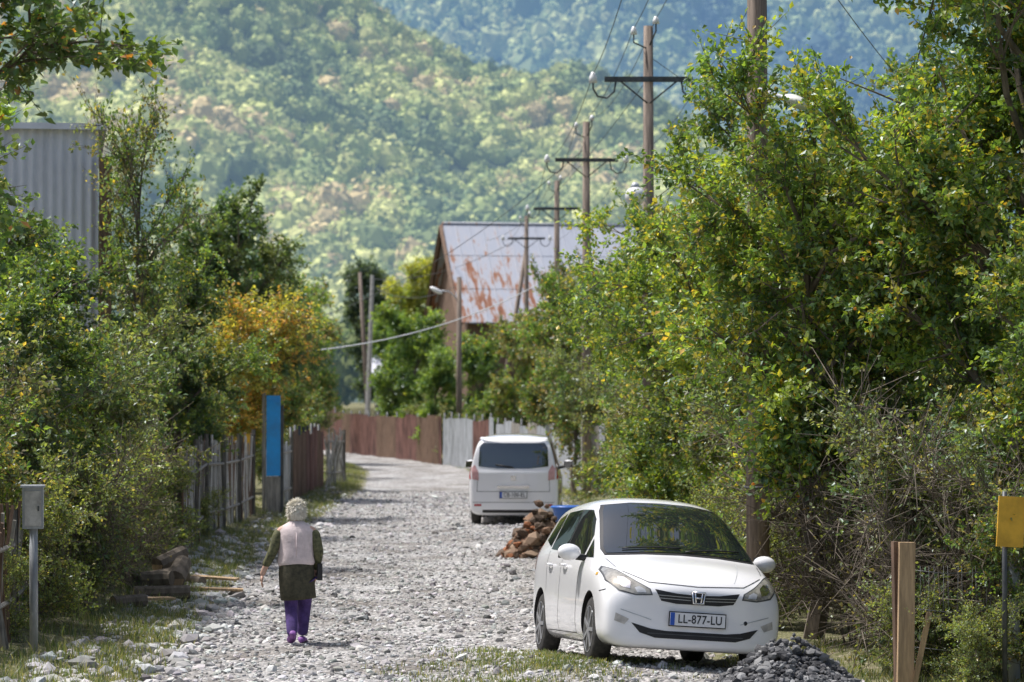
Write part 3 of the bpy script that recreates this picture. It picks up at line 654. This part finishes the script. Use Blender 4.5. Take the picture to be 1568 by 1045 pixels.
# ------------------------------------------------------------------ cars
def build_car(name,st,arch,axf,axr,wr,patches,fcurve=.10,rcurve=.05):
    root=bpy.data.objects.new(name,None); COL.objects.link(root)
    rings=[]
    for (x,zb,wl,wm,zbt,wb,zT,wT,zc) in st:
        h=zbt-zb
        rings.append([(0,zb),(.6*wl,zb),(wl,zb),(wm,zb+min(.12,h*.25)),(wm*1.005,zb+h*.5),(wm,zbt-.10 if h>.35 else zb+h*.75),(wb,zbt),(wT+.035+.12*max(0,(wb-wT-.1)),zT-.28*(zT-zbt)),(wT,zT),(wT*.55,zc-.008),(0,zc)])
    K=len(rings[0]); bm=bmesh.new()
    x_min,x_max=st[0][0],st[-1][0]
    def cur(x,y):
        t=max(0,(x-(x_max-.5))/.5); s=max(0,((x_min+.3)-x)/.3)
        return x-fcurve*t*(y/.7)**2+rcurve*s*(y/.7)**2
    V={}
    for i,(s,r) in enumerate(zip(st,rings)):
        for j,(y,z) in enumerate(r):
            for sd in(1,-1):
                if y==0 and sd<0: V[i,j,-1]=V[i,j,1]; continue
                V[i,j,sd]=bm.verts.new((cur(s[0],y),sd*y,z))
    for i in range(len(st)-1):
        for j in range(K-1):
            bm.faces.new((V[i,j,1],V[i,j+1,1],V[i+1,j+1,1],V[i+1,j,1]))
            bm.faces.new((V[i,j,-1],V[i+1,j,-1],V[i+1,j+1,-1],V[i,j+1,-1]))
    for i in (0,len(st)-1):
        grid={}
        for sd in(1,-1):
            for rj in range(2,9):
                y,z=rings[i][rj]
                for cidx,fr in enumerate((0,.6,1)):
                    if cidx==2: grid[rj,2,sd]=V[i,rj,sd]; continue
                    if rj==2: grid[rj,cidx,sd]=V[i,cidx,sd]; continue
                    if rj==8: grid[rj,cidx,sd]=V[i,10-cidx,sd]; continue
                    if cidx==0 and sd<0: grid[rj,0,-1]=grid[rj,0,1]; continue
                    yy=sd*y*fr; grid[rj,cidx,sd]=bm.verts.new((cur(st[i][0],yy),yy,z))
            for rj in range(2,8):
                for cidx in range(2):
                    bm.faces.new((grid[rj,cidx,sd],grid[rj,cidx+1,sd],grid[rj+1,cidx+1,sd],grid[rj+1,cidx,sd]))
    bmesh.ops.recalc_face_normals(bm,faces=bm.faces)
    me=bpy.data.meshes.new('cage'); bm.to_mesh(me); bm.free(); me.materials.append(M_paint)
    body=obj('body_shell',me); mod=body.modifiers.new('s','SUBSURF'); mod.levels=3; mod.render_levels=3
    dg=bpy.context.evaluated_depsgraph_get(); ev=body.evaluated_get(dg); m2=bpy.data.meshes.new_from_object(ev)
    bvh=BVHTree.FromPolygons([v.co[:] for v in m2.vertices],[p.vertices[:] for p in m2.polygons])
    body.modifiers.clear(); body.data=m2
    cut=B()
    for ax in (axf,axr):
        for sd in(-1,1):
            cut.tube([(ax,sd*.56,wr+.02),(ax,sd*1.2,wr+.02)],arch,M_black,40)
    co=cut.obj('cutter'); md=body.modifiers.new('b','BOOLEAN'); md.object=co; md.operation='DIFFERENCE'; md.solver='EXACT'
    try: md.material_mode='TRANSFER'
    except Exception: pass
    dg=bpy.context.evaluated_depsgraph_get(); m3=bpy.data.meshes.new_from_object(body.evaluated_get(dg))
    body.modifiers.clear(); body.data=m3; bpy.data.objects.remove(co)
    m3.polygons.foreach_set('use_smooth',np.ones(len(m3.polygons),dtype=bool)); 
    try: m3.set_sharp_from_angle(angle=math.radians(40))
    except Exception: pass
    body.parent=root
    def patch(pname,outl,ax,mat,off=.004,sp=.03,mirror=False):
        for mm in ((1,-1) if mirror else (1,)):
            o=[(p[0]*(mm if ax in('f','r') else 1),p[1]) for p in outl]
            axx=ax if (ax in('f','r') or mm==1) else 'R'
            d=[]
            for (a0,b0),(a1,b1) in zip(o,o[1:]+o[:1]):
                n=max(1,int(math.hypot(a1-a0,b1-b0)/sp))
                for i in range(n): d.append(Vector((a0+(a1-a0)*i/n,b0+(b1-b0)*i/n)))
            ne=len(d); ed=[(i,(i+1)%ne) for i in range(ne)]
            us=[p.x for p in d];vs=[p.y for p in d]
            gx=np.arange(min(us)+sp*.5,max(us),sp); gy=np.arange(min(vs)+sp*.5,max(vs),sp)
            def inside(px,py):
                c=False
                for i in range(ne):
                    x0,y0=d[i];x1,y1=d[i-1]
                    if (y0>py)!=(y1>py) and px<(x1-x0)*(py-y0)/(y1-y0)+x0: c=not c
                return c
            pts=d+[Vector((float(a_),float(c_))) for a_ in gx for c_ in gy if inside(a_,c_) and min((a_-q.x)**2+(c_-q.y)**2 for q in d)>(sp*.4)**2]
            r=delaunay_2d_cdt(pts,ed,[],1,1e-5)
            vv=[];ok=[]
            for p in r[0]:
                if axx=='f': O,D=Vector((5,p.x,p.y)),Vector((-1,0,0))
                elif axx=='r': O,D=Vector((-5,p.x,p.y)),Vector((1,0,0))
                elif axx=='l': O,D=Vector((p.x,5,p.y)),Vector((0,-1,0))
                else: O,D=Vector((p.x,-5,p.y)),Vector((0,1,0))
                h=bvh.ray_cast(O,D)
                if h[0] is None: vv.append(O); ok.append(False); continue
                nn=h[1] if h[1].dot(D)<0 else -h[1]
                vv.append(h[0]+nn*off); ok.append(True)
            ff=[tuple(f) for f in r[2] if all(ok[i] for i in f)]
            if not ff: continue
            bb=B(); bb.add(vv,ff,mat,True); bb.obj(pname,parent=root)
    for p in patches: patch(*p)
    for ax in(axf,axr):
        for sd in(-1,1):
            bb=B(); W=.185; prof=[(.20,.5),(.24,.5),(.278,.47),(.298,.38),(.30,.2),(.30,-.2),(.298,-.38),(.278,-.47),(.24,-.5),(.20,-.5)]
            k=36; sc=wr/.30
            rr=[[Vector((math.cos(t*2*math.pi/k)*r_*sc,w_*W,math.sin(t*2*math.pi/k)*r_*sc)) for t in range(k)] for r_,w_ in prof]
            bb.rings(rr,M_rub,True,True)
            rr=[[Vector((math.cos(t*2*math.pi/k)*r_*sc,sd*w_*W,math.sin(t*2*math.pi/k)*r_*sc)) for t in range(k)] for r_,w_ in [(.215,.52),(.205,.53),(.195,.36),(.10,.34)]]
            bb.rings(rr,M_rim,True,False)
            for s_ in range(7):
                a_=s_*2*math.pi/7; bb.box((math.cos(a_)*.115*sc,sd*W*.49,math.sin(a_)*.115*sc),(.19,.02,.035),M_rim,(0,-a_,0))
            bb.tube([(0,sd*W*.40,0),(0,sd*W*.54,0)],.045,M_rim,14)
            bb.tube([(0,sd*W*.30,0),(0,sd*W*.37,0)],.19*sc,M_black,24)
            bb.obj('wheel',(ax,sd*.755,wr),parent=root)
    return root,bvh,patch
def rot_obj(root,loc,M,s=(1,1,1)): root.matrix_world=Matrix.Translation(loc)@M@Matrix.Diagonal((*s,1))
def plate(root,x,z,txt,facing=1,y=0):
    bb=B(); bb.box((x,y,z),(.012,.52,.115),M_plate); bb.box((x+.004*facing,y-facing*.237,z),(.012,.040,.112),M_blueb)
    bb.box((x-.006*facing,y,z),(.012,.54,.135),M_black); bb.obj('number_plate',parent=root)
    cu=bpy.data.curves.new('plate_text','FONT'); cu.body=txt; cu.size=.108; cu.align_x='CENTER'; cu.align_y='CENTER'; cu.extrude=.001; cu.space_character=1.05; cu.offset=.001
    to=bpy.data.objects.new('tmp',cu); COL.objects.link(to); dg=bpy.context.evaluated_depsgraph_get(); tm=bpy.data.meshes.new_from_object(to.evaluated_get(dg)); bpy.data.objects.remove(to)
    tm.materials.clear(); tm.materials.append(M_black)
    obj('plate_lettering',tm,(x+.0085*facing,y+facing*.022,z),(math.pi/2,0,facing*math.pi/2),(.86,1,1),root)

fit=[(-1.90,.28,.62,.72,.78,.70,.90,.62,.92),(-1.84,.20,.72,.82,.92,.80,1.06,.70,1.08),(-1.74,.16,.76,.855,1.02,.82,1.34,.64,1.38),(-1.58,.15,.78,.862,1.04,.825,1.46,.61,1.51),
(-1.1,.15,.78,.862,1.02,.83,1.49,.62,1.56),(-.5,.15,.78,.862,.99,.83,1.515,.63,1.585),(.0,.15,.78,.862,.96,.83,1.51,.625,1.585),(.36,.15,.78,.862,.94,.83,1.42,.635,1.50),
(.80,.15,.78,.862,.92,.82,1.18,.69,1.25),(1.17,.15,.78,.862,.89,.81,.985,.745,1.045),(1.36,.15,.78,.862,.87,.81,.94,.74,.995),(1.62,.16,.78,.857,.83,.80,.88,.71,.95),(1.82,.16,.78,.85,.78,.775,.815,.67,.88),(1.97,.16,.76,.83,.71,.73,.75,.62,.80),(2.05,.19,.70,.775,.63,.67,.66,.56,.71)]
P1=[
('windshield_surround',[(-.725,.985),(-.36,1.015),(0,1.025),(.36,1.015),(.725,.985),(.735,1.04),(.615,1.41),(.57,1.475),(.3,1.513),(0,1.522),(-.3,1.513),(-.57,1.475),(-.615,1.41),(-.735,1.04)],'f',M_black,.005,.025),
('windshield',[(-.70,1.0),(-.36,1.03),(0,1.04),(.36,1.03),(.70,1.0),(.705,1.05),(.59,1.40),(.55,1.462),(.3,1.50),(0,1.509),(-.3,1.50),(-.55,1.462),(-.59,1.40),(-.705,1.05)],'f',M_glass,.011,.025),
('side_window',[(.60,.99),(-.24,1.01),(-.24,1.43),(.12,1.425),(.38,1.335),(.60,1.18)],'l',M_glass,.004,.03,True),
('rear_side_window',[(-.30,1.01),(-1.02,1.04),(-1.06,1.32),(-1.02,1.41),(-.30,1.432)],'l',M_glass,.004,.03,True),
('quarter_window',[(-1.10,1.06),(-1.48,1.13),(-1.42,1.35),(-1.10,1.405)],'l',M_glass,.004,.03,True),
('front_quarter_window',[(1.0,.96),(.67,.965),(.67,1.14)],'l',M_glass,.004,.03,True),
('pillar_trim',[(-.245,1.01),(-.295,1.01),(-.295,1.43),(-.245,1.43)],'l',M_black,.003,.04,True),
('headlamp_surround',[(.42,.645),(.57,.635),(.72,.665),(.812,.75),(.815,.85),(.79,.885),(.70,.855),(.56,.765),(.44,.70)],'f',M_steel,.003,.02,True),
('headlamp',[(.435,.655),(.57,.645),(.71,.675),(.798,.755),(.804,.845),(.785,.872),(.70,.843),(.56,.754),(.45,.693)],'f',M_lamp,.007,.02,True),
('headlamp_reflector',[(.62,.69),(.68,.70),(.72,.74),(.71,.79),(.66,.79),(.61,.75)],'f',M_chrome,.010,.02,True),
('turn_signal',[(.48,.665),(.56,.66),(.58,.70),(.54,.715),(.49,.69)],'f',M_galv,.010,.02,True),
('grille',[(-.40,.70),(-.34,.60),(-.2,.58),(.2,.58),(.34,.60),(.40,.70),(.2,.672),(0,.664),(-.2,.672)],'f',M_black,.004,.02),
('grille_slat',[(-.36,.622),(0,.612),(.36,.622),(.36,.628),(0,.618),(-.36,.628)],'f',M_rim,.009,.02),
('grille_slat',[(-.37,.648),(0,.638),(.37,.648),(.37,.654),(0,.644),(-.37,.654)],'f',M_rim,.009,.02),
('lower_intake',[(-.60,.39),(-.52,.305),(-.38,.265),(.38,.265),(.52,.305),(.60,.39),(.42,.345),(.28,.332),(-.28,.332),(-.42,.345)],'f',M_black,.004,.02),
('intake_bar',[(-.45,.300),(.45,.300),(.45,.308),(-.45,.308)],'f',M_steel,.008,.02),
('hood_seam',[(-.70,.88),(-.735,.955),(-.727,.955),(-.692,.88)],'f',M_black,.002,.02,True),
('hood_edge_seam',[(-.66,.845),(-.45,.757),(0,.738),(.45,.757),(.66,.845),(.66,.851),(.45,.763),(0,.744),(-.45,.763),(-.66,.851)],'f',M_black,.003,.02),
('hood_crease',[(.36,.79),(.50,.97),(.506,.97),(.366,.79)],'f',M_galv,.001,.02,True),
('bumper_seam',[(.815,.68),(.85,.66),(.85,.652),(.815,.672)],'f',M_black,.003,.02,True),
('bumper_crease',[(-.70,.50),(-.42,.42),(-.42,.428),(-.70,.508)],'f',M_galv,.003,.02,True),
('fog_lamp_cover',[(.62,.42),(.74,.47),(.75,.40),(.66,.37)],'f',M_conc,.004,.02,True),
('door_seam',[(.62,.24),(.63,.24),(.645,.97),(.632,.97)],'l',M_black,.002,.03,True),
('door_seam',[(-.27,.24),(-.262,.24),(-.262,1.01),(-.27,1.01)],'l',M_black,.002,.03,True),
('door_seam',[(-.95,.62),(-.942,.62),(-1.03,1.02),(-1.04,1.02)],'l',M_black,.002,.03,True),
('sill_seam',[(.63,.245),(-.85,.245),(-.85,.253),(.63,.253)],'l',M_black,.002,.03,True),
('side_marker',[(1.38,.80),(1.44,.80),(1.44,.825),(1.38,.825)],'l',M_yel,.004,.02,True),
('tail_lamp',[(-1.80,.80),(-1.66,.84),(-1.60,1.1),(-1.70,1.08)],'l',M_red,.005,.03,True),
('rear_window',[(-.56,1.08),(.56,1.08),(.5,1.33),(-.5,1.33)],'r',M_glass,.003,.04),
]
car,bvh,patch=build_car('parked_car',fit,.335,1.25,-1.25,.30,P1)
bb=B()
for sd in(-1,1):
    bb.ell((.68,sd*.965,1.0),(.085,.115,.08),M_paint,16,10); bb.tube([(.70,sd*.80,.955),(.69,sd*.90,.96)],.03,M_black,8)
    bb.box((.605,sd*.965,1.0),(.02,.18,.12),M_black)
bb.obj('door_mirrors',parent=car)
bb=B()
for sd in (-1,1):
    for xx in (.02,-.72): bb.tube([(xx-.17,sd*.868,.88),(xx-.12,sd*.893,.885),(xx-.02,sd*.893,.885),(xx+.03,sd*.868,.88)],.014,M_paint,8)
bb.obj('door_handles',parent=car)
bb=B()
for (y0,y1) in ((-.55,.02),(.05,.60)):
    pts=[]
    for i in range(9):
        yy=y0+(y1-y0)*i/8; zz=1.045+.012*math.sin(i/8*3.1)+ (.03*(i/8)); h=bvh.ray_cast(Vector((5,yy,zz)),Vector((-1,0,0))); pts.append(h[0]+Vector((.018,0,.018)))
    bb.tube(pts,.007,M_black,5)
bb.obj('wipers',parent=car)
h=bvh.ray_cast(Vector((5,0,.64)),Vector((-1,0,0)))[0]
bb=B(); lx=h.x+.025; z0=.642
bb.tube([(lx,-.06,z0+.05),(lx,.06,z0+.05),(lx,.048,z0-.05),(lx,-.048,z0-.05),(lx,-.06,z0+.05)],.009,M_chrome,6)
for sd in(-1,1): bb.tube([(lx,sd*.035,z0+.042),(lx,sd*.023,z0-.042)],.010,M_chrome,6)
bb.tube([(lx,-.028,z0),(lx,.028,z0)],.009,M_chrome,6); bb.box((lx-.012,0,z0),(.01,.13,.11),M_black); bb.obj('badge',parent=car)
h=bvh.ray_cast(Vector((5,0,.44)),Vector((-1,0,0)))[0]
plate(car,h.x+.028,.445,'LL-877-LU',1)
bb=B(); bb.tube([(-1.2,0,1.52),(-1.32,0,1.64)],[.008,.004],M_black,6); bb.obj('antenna',parent=car)
bb=B(); hh=bvh.ray_cast(Vector((5,.47,.44)),Vector((-1,0,0)))[0]
bb.ell((hh.x,.47,.44),(.006,.02,.02),M_black,12,6); bb.obj('tow_eye_cover',parent=car)
rot_obj(car,(CARX,CARY,CARZ),Rcar,(.97,1.035,1.05))

van=[(-2.12,.32,.66,.77,.95,.77,1.03,.73,1.04),(-2.08,.22,.74,.845,1.05,.83,1.13,.79,1.15),(-2.00,.19,.76,.865,1.08,.845,1.60,.71,1.66),(-1.85,.19,.77,.865,1.08,.845,1.70,.68,1.755),
(-1.0,.18,.77,.865,1.08,.84,1.72,.68,1.775),(0,.17,.77,.865,1.06,.84,1.71,.68,1.765),(.6,.17,.77,.865,1.04,.84,1.65,.67,1.70),(1.0,.17,.77,.86,1.02,.83,1.40,.69,1.45),(1.4,.17,.77,.86,.98,.82,1.08,.73,1.13),(1.7,.2,.76,.85,.9,.80,.97,.70,1.03),(1.95,.24,.72,.82,.8,.75,.85,.62,.92),(2.1,.3,.6,.72,.64,.62,.68,.52,.74)]
P2=[('rear_window',[(-.68,1.15),(-.3,1.11),(.3,1.11),(.68,1.15),(.66,1.52),(.60,1.60),(-.60,1.60),(-.66,1.52)],'r',M_glass,.006,.03),
('tail_lamp',[(.67,.88),(.80,.90),(.815,1.12),(.75,1.18),(.68,1.05)],'r',M_pinklamp,.006,.03,True),
('tail_lamp_side',[(-2.02,.90),(-1.84,.95),(-1.84,1.36),(-1.95,1.36)],'l',M_red,.006,.03,True),
('tailgate_seam',[(-.70,.66),(.70,.66),(.70,.668),(-.70,.668)],'r',M_black,.003,.03),
('bumper_seam',[(-.79,.45),(.79,.45),(.79,.458),(-.79,.458)],'r',M_black,.003,.03),
('tailgate_side_seam',[(.70,.66),(.708,.66),(.70,.90),(.692,.90)],'r',M_black,.003,.03,True),
('bumper_diffuser',[(-.6,.25),(.6,.25),(.6,.31),(-.6,.31)],'r',M_black,.003,.03),
('reflector',[(.62,.38),(.76,.38),(.76,.42),(.62,.42)],'r',M_red,.004,.03,True),
('side_window',[(.75,1.10),(-.10,1.10),(-.10,1.58),(.30,1.58),(.62,1.40)],'l',M_glass,.004,.05,True),
('side_window',[(-.18,1.10),(-1.05,1.10),(-1.05,1.59),(-.18,1.59)],'l',M_glass,.004,.05,True),
('side_window',[(-1.13,1.12),(-1.80,1.15),(-1.75,1.56),(-1.13,1.59)],'l',M_glass,.004,.05,True),
('windshield',[(-.70,1.12),(.70,1.12),(.6,1.58),(-.6,1.58)],'f',M_glass,.004,.05),
('spoiler',[(-.64,1.64),(.64,1.64),(.62,1.67),(-.62,1.67)],'r',M_paint,.05,.04)]
v2,bvh2,_=build_car('parked_minivan',van,.35,1.37,-1.37,.31,P2)
bb=B()
for sd in(-1,1):
    bb.ell((.85,sd*1.0,1.12),(.09,.12,.09),M_paint,14,8); bb.tube([(.85,sd*.8,1.05),(.85,sd*.95,1.08)],.03,M_black,8); bb.box((.765,sd*1.0,1.12),(.02,.19,.13),M_glass)
bb.obj('door_mirrors',parent=v2)
h=bvh2.ray_cast(Vector((-5,0,.60)),Vector((1,0,0)))[0]
plate(v2,h.x-.025,.60,'CB-100-EL',-1)
bb=B(); h=bvh2.ray_cast(Vector((-5,0,.78)),Vector((1,0,0)))[0]; bb.box((h.x-.012,0,.76),(.03,.62,.045),M_chrome); bb.box((h.x-.012,0,.93),(.012,.10,.09),M_chrome)
bb.tube([(h.x-.03,0,1.14),(h.x-.02,.35,1.19)],.01,M_black,5); bb.obj('tailgate_trim',parent=v2)
VX,VY=.12,59.0
rot_obj(v2,(VX,VY,float(gz(VX,VY))+.0),Matrix.Rotation(math.radians(90-2.5),4,'Z'),(1.03,1.03,1.03))
b=B(); k=20
rr=[[Vector((math.cos(t*2*math.pi/k)*r_,math.sin(t*2*math.pi/k)*r_*.7,z_)) for t in range(k)] for r_,z_ in [(.26,0),(.34,.32),(.37,.34),(.36,.37),(.33,.36),(.26,.06)]]
b.rings(rr,M_bluetub,True,True)
b.obj('blue_tub',(1.02,48.0,float(gz(1.02,48))+.36)); 
b=B(); b.box((1.02,48,.18),(.6,.45,.38),M_woodbr,(0,0,.2)); b.obj('wooden_crate',(0,0,float(gz(1.02,48))-.01))

# ------------------------------------------------------------------ woman
M_skin=simple('skin',(.55,.35,.27),.55,.12,10)
M_vest=simple('pink_vest',(.66,.56,.56),.9,.12,14,bump=.5)
M_olive=simple('dark_olive_cloth',(.06,.055,.035),.9,.5,22,bump=.3,dirt=(.03,.03,.02))
M_sleeve=simple('patterned_sleeve',(.12,.12,.06),.9,.3,30,dirt=(.025,.03,.018))
M_purple=simple('purple_trousers',(.085,.05,.19),.9,.3,12,bump=.4)
M_shoe=simple('purple_shoes',(.26,.10,.36),.6,.3,12)
M_hair=attrmat('hair',.5)
w=bpy.data.objects.new('woman',None); COL.objects.link(w)
def skin(name,chain,mat,sub=2,parent=None):
    vs=[c[0] for c in chain]; es=[(c[2],i) for i,c in enumerate(chain) if c[2] is not None]
    me=bpy.data.meshes.new(name); me.from_pydata(vs,es,[]); o=obj(name,me)
    md=o.modifiers.new('k','SKIN'); md.use_smooth_shade=True
    for i,c in enumerate(chain):
        sv=me.skin_vertices[0].data[i]; sv.radius=(c[1] if isinstance(c[1],tuple) else (c[1],c[1])); sv.use_root=(i==0)
    s=o.modifiers.new('u','SUBSURF'); s.levels=sub; s.render_levels=sub
    dg=bpy.context.evaluated_depsgraph_get(); m=bpy.data.meshes.new_from_object(o.evaluated_get(dg)); o.modifiers.clear(); o.data=m
    m.materials.clear(); m.materials.append(mat); o.parent=parent; return o
body=[((0,0,.80),(.12,.09),None),((0,.01,.93),(.12,.09),0),((0,.03,1.08),(.14,.09),1),((0,.035,1.17),(.10,.07),2),((0,.055,1.25),.05,3),((0,.075,1.32),.045,4),
 ((-.17,.03,1.175),.05,3),((-.24,-.01,.95),.040,6),((-.335,.02,.76),.032,7),((-.355,.03,.70),.028,8),
 ((.17,.03,1.175),.05,3),((.225,-.03,.95),.040,10),((.20,.09,.76),.032,11),((.195,.12,.71),.028,12)]
skin('body',body,M_skin,2,w)
legs=[((0.01,0,.74),(.14,.12),None),((-.06,0,.60),.095,0),((-.055,.01,.40),.075,1),((-.045,-.16,.17),.062,2),((-.043,-.22,.085),.058,3),((.09,.03,.60),.095,0),((.085,.10,.40),.075,5),((.065,.12,.16),.064,6),((.06,.12,.065),.062,7)]
skin('trousers',legs,M_purple,2,w)
def ring(cx,cy,z,rx,ry,k=28,nz=0,ph=0,tilt=0):
    return [Vector((cx+rx*math.cos(t*2*math.pi/k)*(1+nz*math.sin(5*t*2*math.pi/k+ph)),cy+ry*math.sin(t*2*math.pi/k)*(1+nz*math.sin(4*t*2*math.pi/k+ph)),z+tilt*math.cos(t*2*math.pi/k))) for t in range(k)]
b=B(); b.rings([ring(.015,0,.46,.182,.16,28,.06,1,.012),ring(.01,0,.50,.184,.16,28,.05,1),ring(0,0,.62,.185,.155,28,.03,2),ring(0,0,.74,.185,.15,28,.02,3),ring(0,0,.83,.175,.135,28,.02,4),ring(0,.01,.92,.165,.12)],M_olive,True,True); b.obj('tunic',parent=w)
b=B(); b.rings([ring(0,.005,.81,.182,.135,28,.025,4,.006),ring(0,.005,.84,.192,.145,28,.03,4),ring(0,.01,.93,.178,.128,28,.04,4.6),ring(0,.02,1.02,.185,.128,28,.035,5),ring(0,.028,1.11,.195,.128,28,.02,5.5),ring(0,.033,1.175,.190,.112),ring(0,.038,1.215,.15,.09),ring(0,.048,1.245,.095,.072),ring(0,.055,1.265,.068,.062)],M_vest,True,True)
b.tube([(.0,-.120,.86),(0,-.115,1.0),(0,-.104,1.15)],.004,M_vest,4); b.obj('vest',parent=w)
skin('left_sleeve',[((-.165,.03,1.18),.072,None),((-.205,.01,1.07),.060,0),((-.245,-.01,.95),.055,1),((-.295,.008,.85),.048,2),((-.33,.018,.785),.043,3)],M_sleeve,2,w)
skin('right_sleeve',[((.165,.03,1.18),.072,None),((.20,.0,1.07),.060,0),((.228,-.03,.95),.055,1),((.215,.04,.84),.048,2),((.20,.09,.76),.043,3)],M_sleeve,2,w)
def hand(p,d,out,name):
    b=B(); p=Vector(p); d=Vector(d).normalized(); out=Vector(out).normalized(); fw=d.cross(out).normalized()
    b.tube([p,p+d*.03,p+d*.075],[.024,.034,.032],M_skin,10,True,.5)
    for i,(o_,L) in enumerate([(-.028,.062),(-.009,.070),(.010,.066),(.028,.052)]):
        s=p+d*.068+fw*o_; b.tube([s,s+d*L*.45-out*.004,s+d*L*.8-out*.014,s+d*L-out*.024],[.0085,.008,.007,.005],M_skin,7)
    s=p+d*.02+fw*-.026; b.tube([s,s+d*.03-fw*.02,s+d*.055-fw*.024-out*.01],[.011,.009,.006],M_skin,7)
    b.obj(name,parent=w)
hand((-.352,.028,.715),(-.12,.1,-1),(-1,0,0),'left_hand')
hand((.196,.115,.72),(-.05,.35,-1),(1,0,0),'right_hand')
b=B(); b.box((.235,.03,.74),(.05,.16,.17),M_black,(0,0,.1)); b.tube([(.22,.03,.82),(.20,.0,.95),(.19,.0,1.05)],.008,M_black,5); b.obj('handbag',parent=w)
for nm,(sx,sy,rz,pt) in (('left_shoe',(-.043,-.17,.1,-.45)),('right_shoe',(.06,.155,-.12,0.0))):
    b=B(); R=Matrix.Rotation(rz,3,'Z')@Matrix.Rotation(pt,3,'X')
    rr=[]
    for (yy,wx_,hh) in [(-.105,.018,.03),(-.095,.032,.055),(-.05,.040,.065),(0,.042,.06),(.05,.048,.045),(.10,.045,.032),(.13,.03,.022),(.142,.012,.014)]:
        rr.append([R@Vector((wx_*math.cos(t*2*math.pi/14),yy,hh*.5+hh*.5*math.sin(t*2*math.pi/14)))+Vector((sx,sy,.006+(.06 if pt else 0))) for t in range(14)])
    b.rings(rr,M_shoe)
    b.obj(nm,parent=w)
b=B(); hc=Vector((0,.085,1.355))
b.ell(hc,(.064,.08,.092),M_skin,22,14)
b.ell(hc+Vector((0,.03,-.055)),(.045,.047,.04),M_skin,14,8)
b.tube([hc+Vector((0,.076,.015)),hc+Vector((0,.100,-.022)),hc+Vector((0,.078,-.03))],[.008,.014,.01],M_skin,8)
for sd in(-1,1):
    b.ell(hc+Vector((sd*.066,-.002,-.005)),(.010,.018,.028),M_skin,10,8)
    b.ell(hc+Vector((sd*.026,.071,.012)),(.012,.008,.008),M_cer,10,6); b.ell(hc+Vector((sd*.026,.078,.012)),(.005,.003,.005),M_black,8,6)
b.tube([hc+Vector((-.02,.072,-.05)),hc+Vector((0,.08,-.05)),hc+Vector((.02,.072,-.05))],.005,M_shoe,6)
b.obj('head',parent=w)
n=7500; u=nrm(rng.normal(size=(n*3,3))); ok=(u[:,2]>-.55)&~((u[:,1]>.45)&(u[:,2]<.45)); u=u[ok][:n]; n=len(u)
cl=.008*np.sin(u[:,0:1]*9+1)*np.cos(u[:,2:3]*8)+.004*rng.normal(size=(n,1))
p=np.array(hc)+u*(np.array([.074,.086,.098])+cl)+np.array([0,-.006,.006]); tan=nrm(np.array([.1,-.2,-.8])-u*(u@np.array([.1,-.2,-.8]))[:,None]+rng.normal(0,.4,(n,3))); s=rng.uniform(.03,.06,(n,1))
side=nrm(np.cross(u,tan)); v=np.stack([p-side*.0035,p+side*.0035,p+tan*s*.6+u*.006+side*.003,p+tan*s+u*.004*rng.uniform(0,3,(n,1)),p+tan*s*.6+u*.006-side*.003],1).reshape(-1,3)
o=(np.arange(n)*5)[:,None]; c=np.array([.92,.87,.77])*rng.uniform(.7,1.1,(n,1))
obj('hair_strands',mesh_np('hair_strands',v,quads=o+np.array([[0,1,2,4]]),tris=o+np.array([[4,2,3]]),mats=[M_hair],col=np.clip(np.concatenate([c,c]),0,.92)),parent=w)
b=B(); M_hb=simple('hair_base',(.84,.79,.70),.7,.15,40); b.ell(hc+Vector((0,-.012,.010)),(.072,.08,.096),M_hb,20,12); b.obj('hair_cap',parent=w)
w.location=(-2.27,30,float(gz(-2.27,30))); w.rotation_euler=(0,0,math.radians(4)); w.scale=(1.02,1.02,1.02)

# ------------------------------------------------------------------ light
el=math.radians(64); az=math.radians(-72)
sd=Vector((math.sin(az)*math.cos(el),math.cos(az)*math.cos(el),math.sin(el)))
L=bpy.data.lights.new('sun','SUN'); L.energy=5.0; L.angle=math.radians(3); L.color=(1,.975,.94)
lo=bpy.data.objects.new('sun',L); COL.objects.link(lo); lo.rotation_euler=sd.to_track_quat('Z','Y').to_euler(); lo.location=(0,0,50)
W=bpy.data.worlds.new('World'); scene.world=W; W.use_nodes=True
nt=W.node_tree; bg=nt.nodes['Background']; sk=nt.nodes.new('ShaderNodeTexSky'); sk.sky_type='NISHITA'; sk.sun_disc=False; sk.sun_elevation=el; sk.sun_rotation=az; sk.dust_density=4
nt.links.new(sk.outputs[0],bg.inputs[0]); bg.inputs[1].default_value=.15
# ------------------------------------------------------------------ camera
cd=bpy.data.cameras.new('camera'); cam=bpy.data.objects.new('camera',cd); COL.objects.link(cam)
cam.location=(0,0,2.7); cam.rotation_euler=(math.radians(90)+math.atan(76/4355),0,0)
cd.lens=100; cd.sensor_width=36; cd.clip_end=9000; cd.clip_start=.5
cd.dof.use_dof=True; cd.dof.focus_distance=28.5; cd.dof.aperture_fstop=2.8
scene.camera=cam
scene.view_settings.view_transform='Standard'; scene.view_settings.look='None'; scene.view_settings.exposure=0
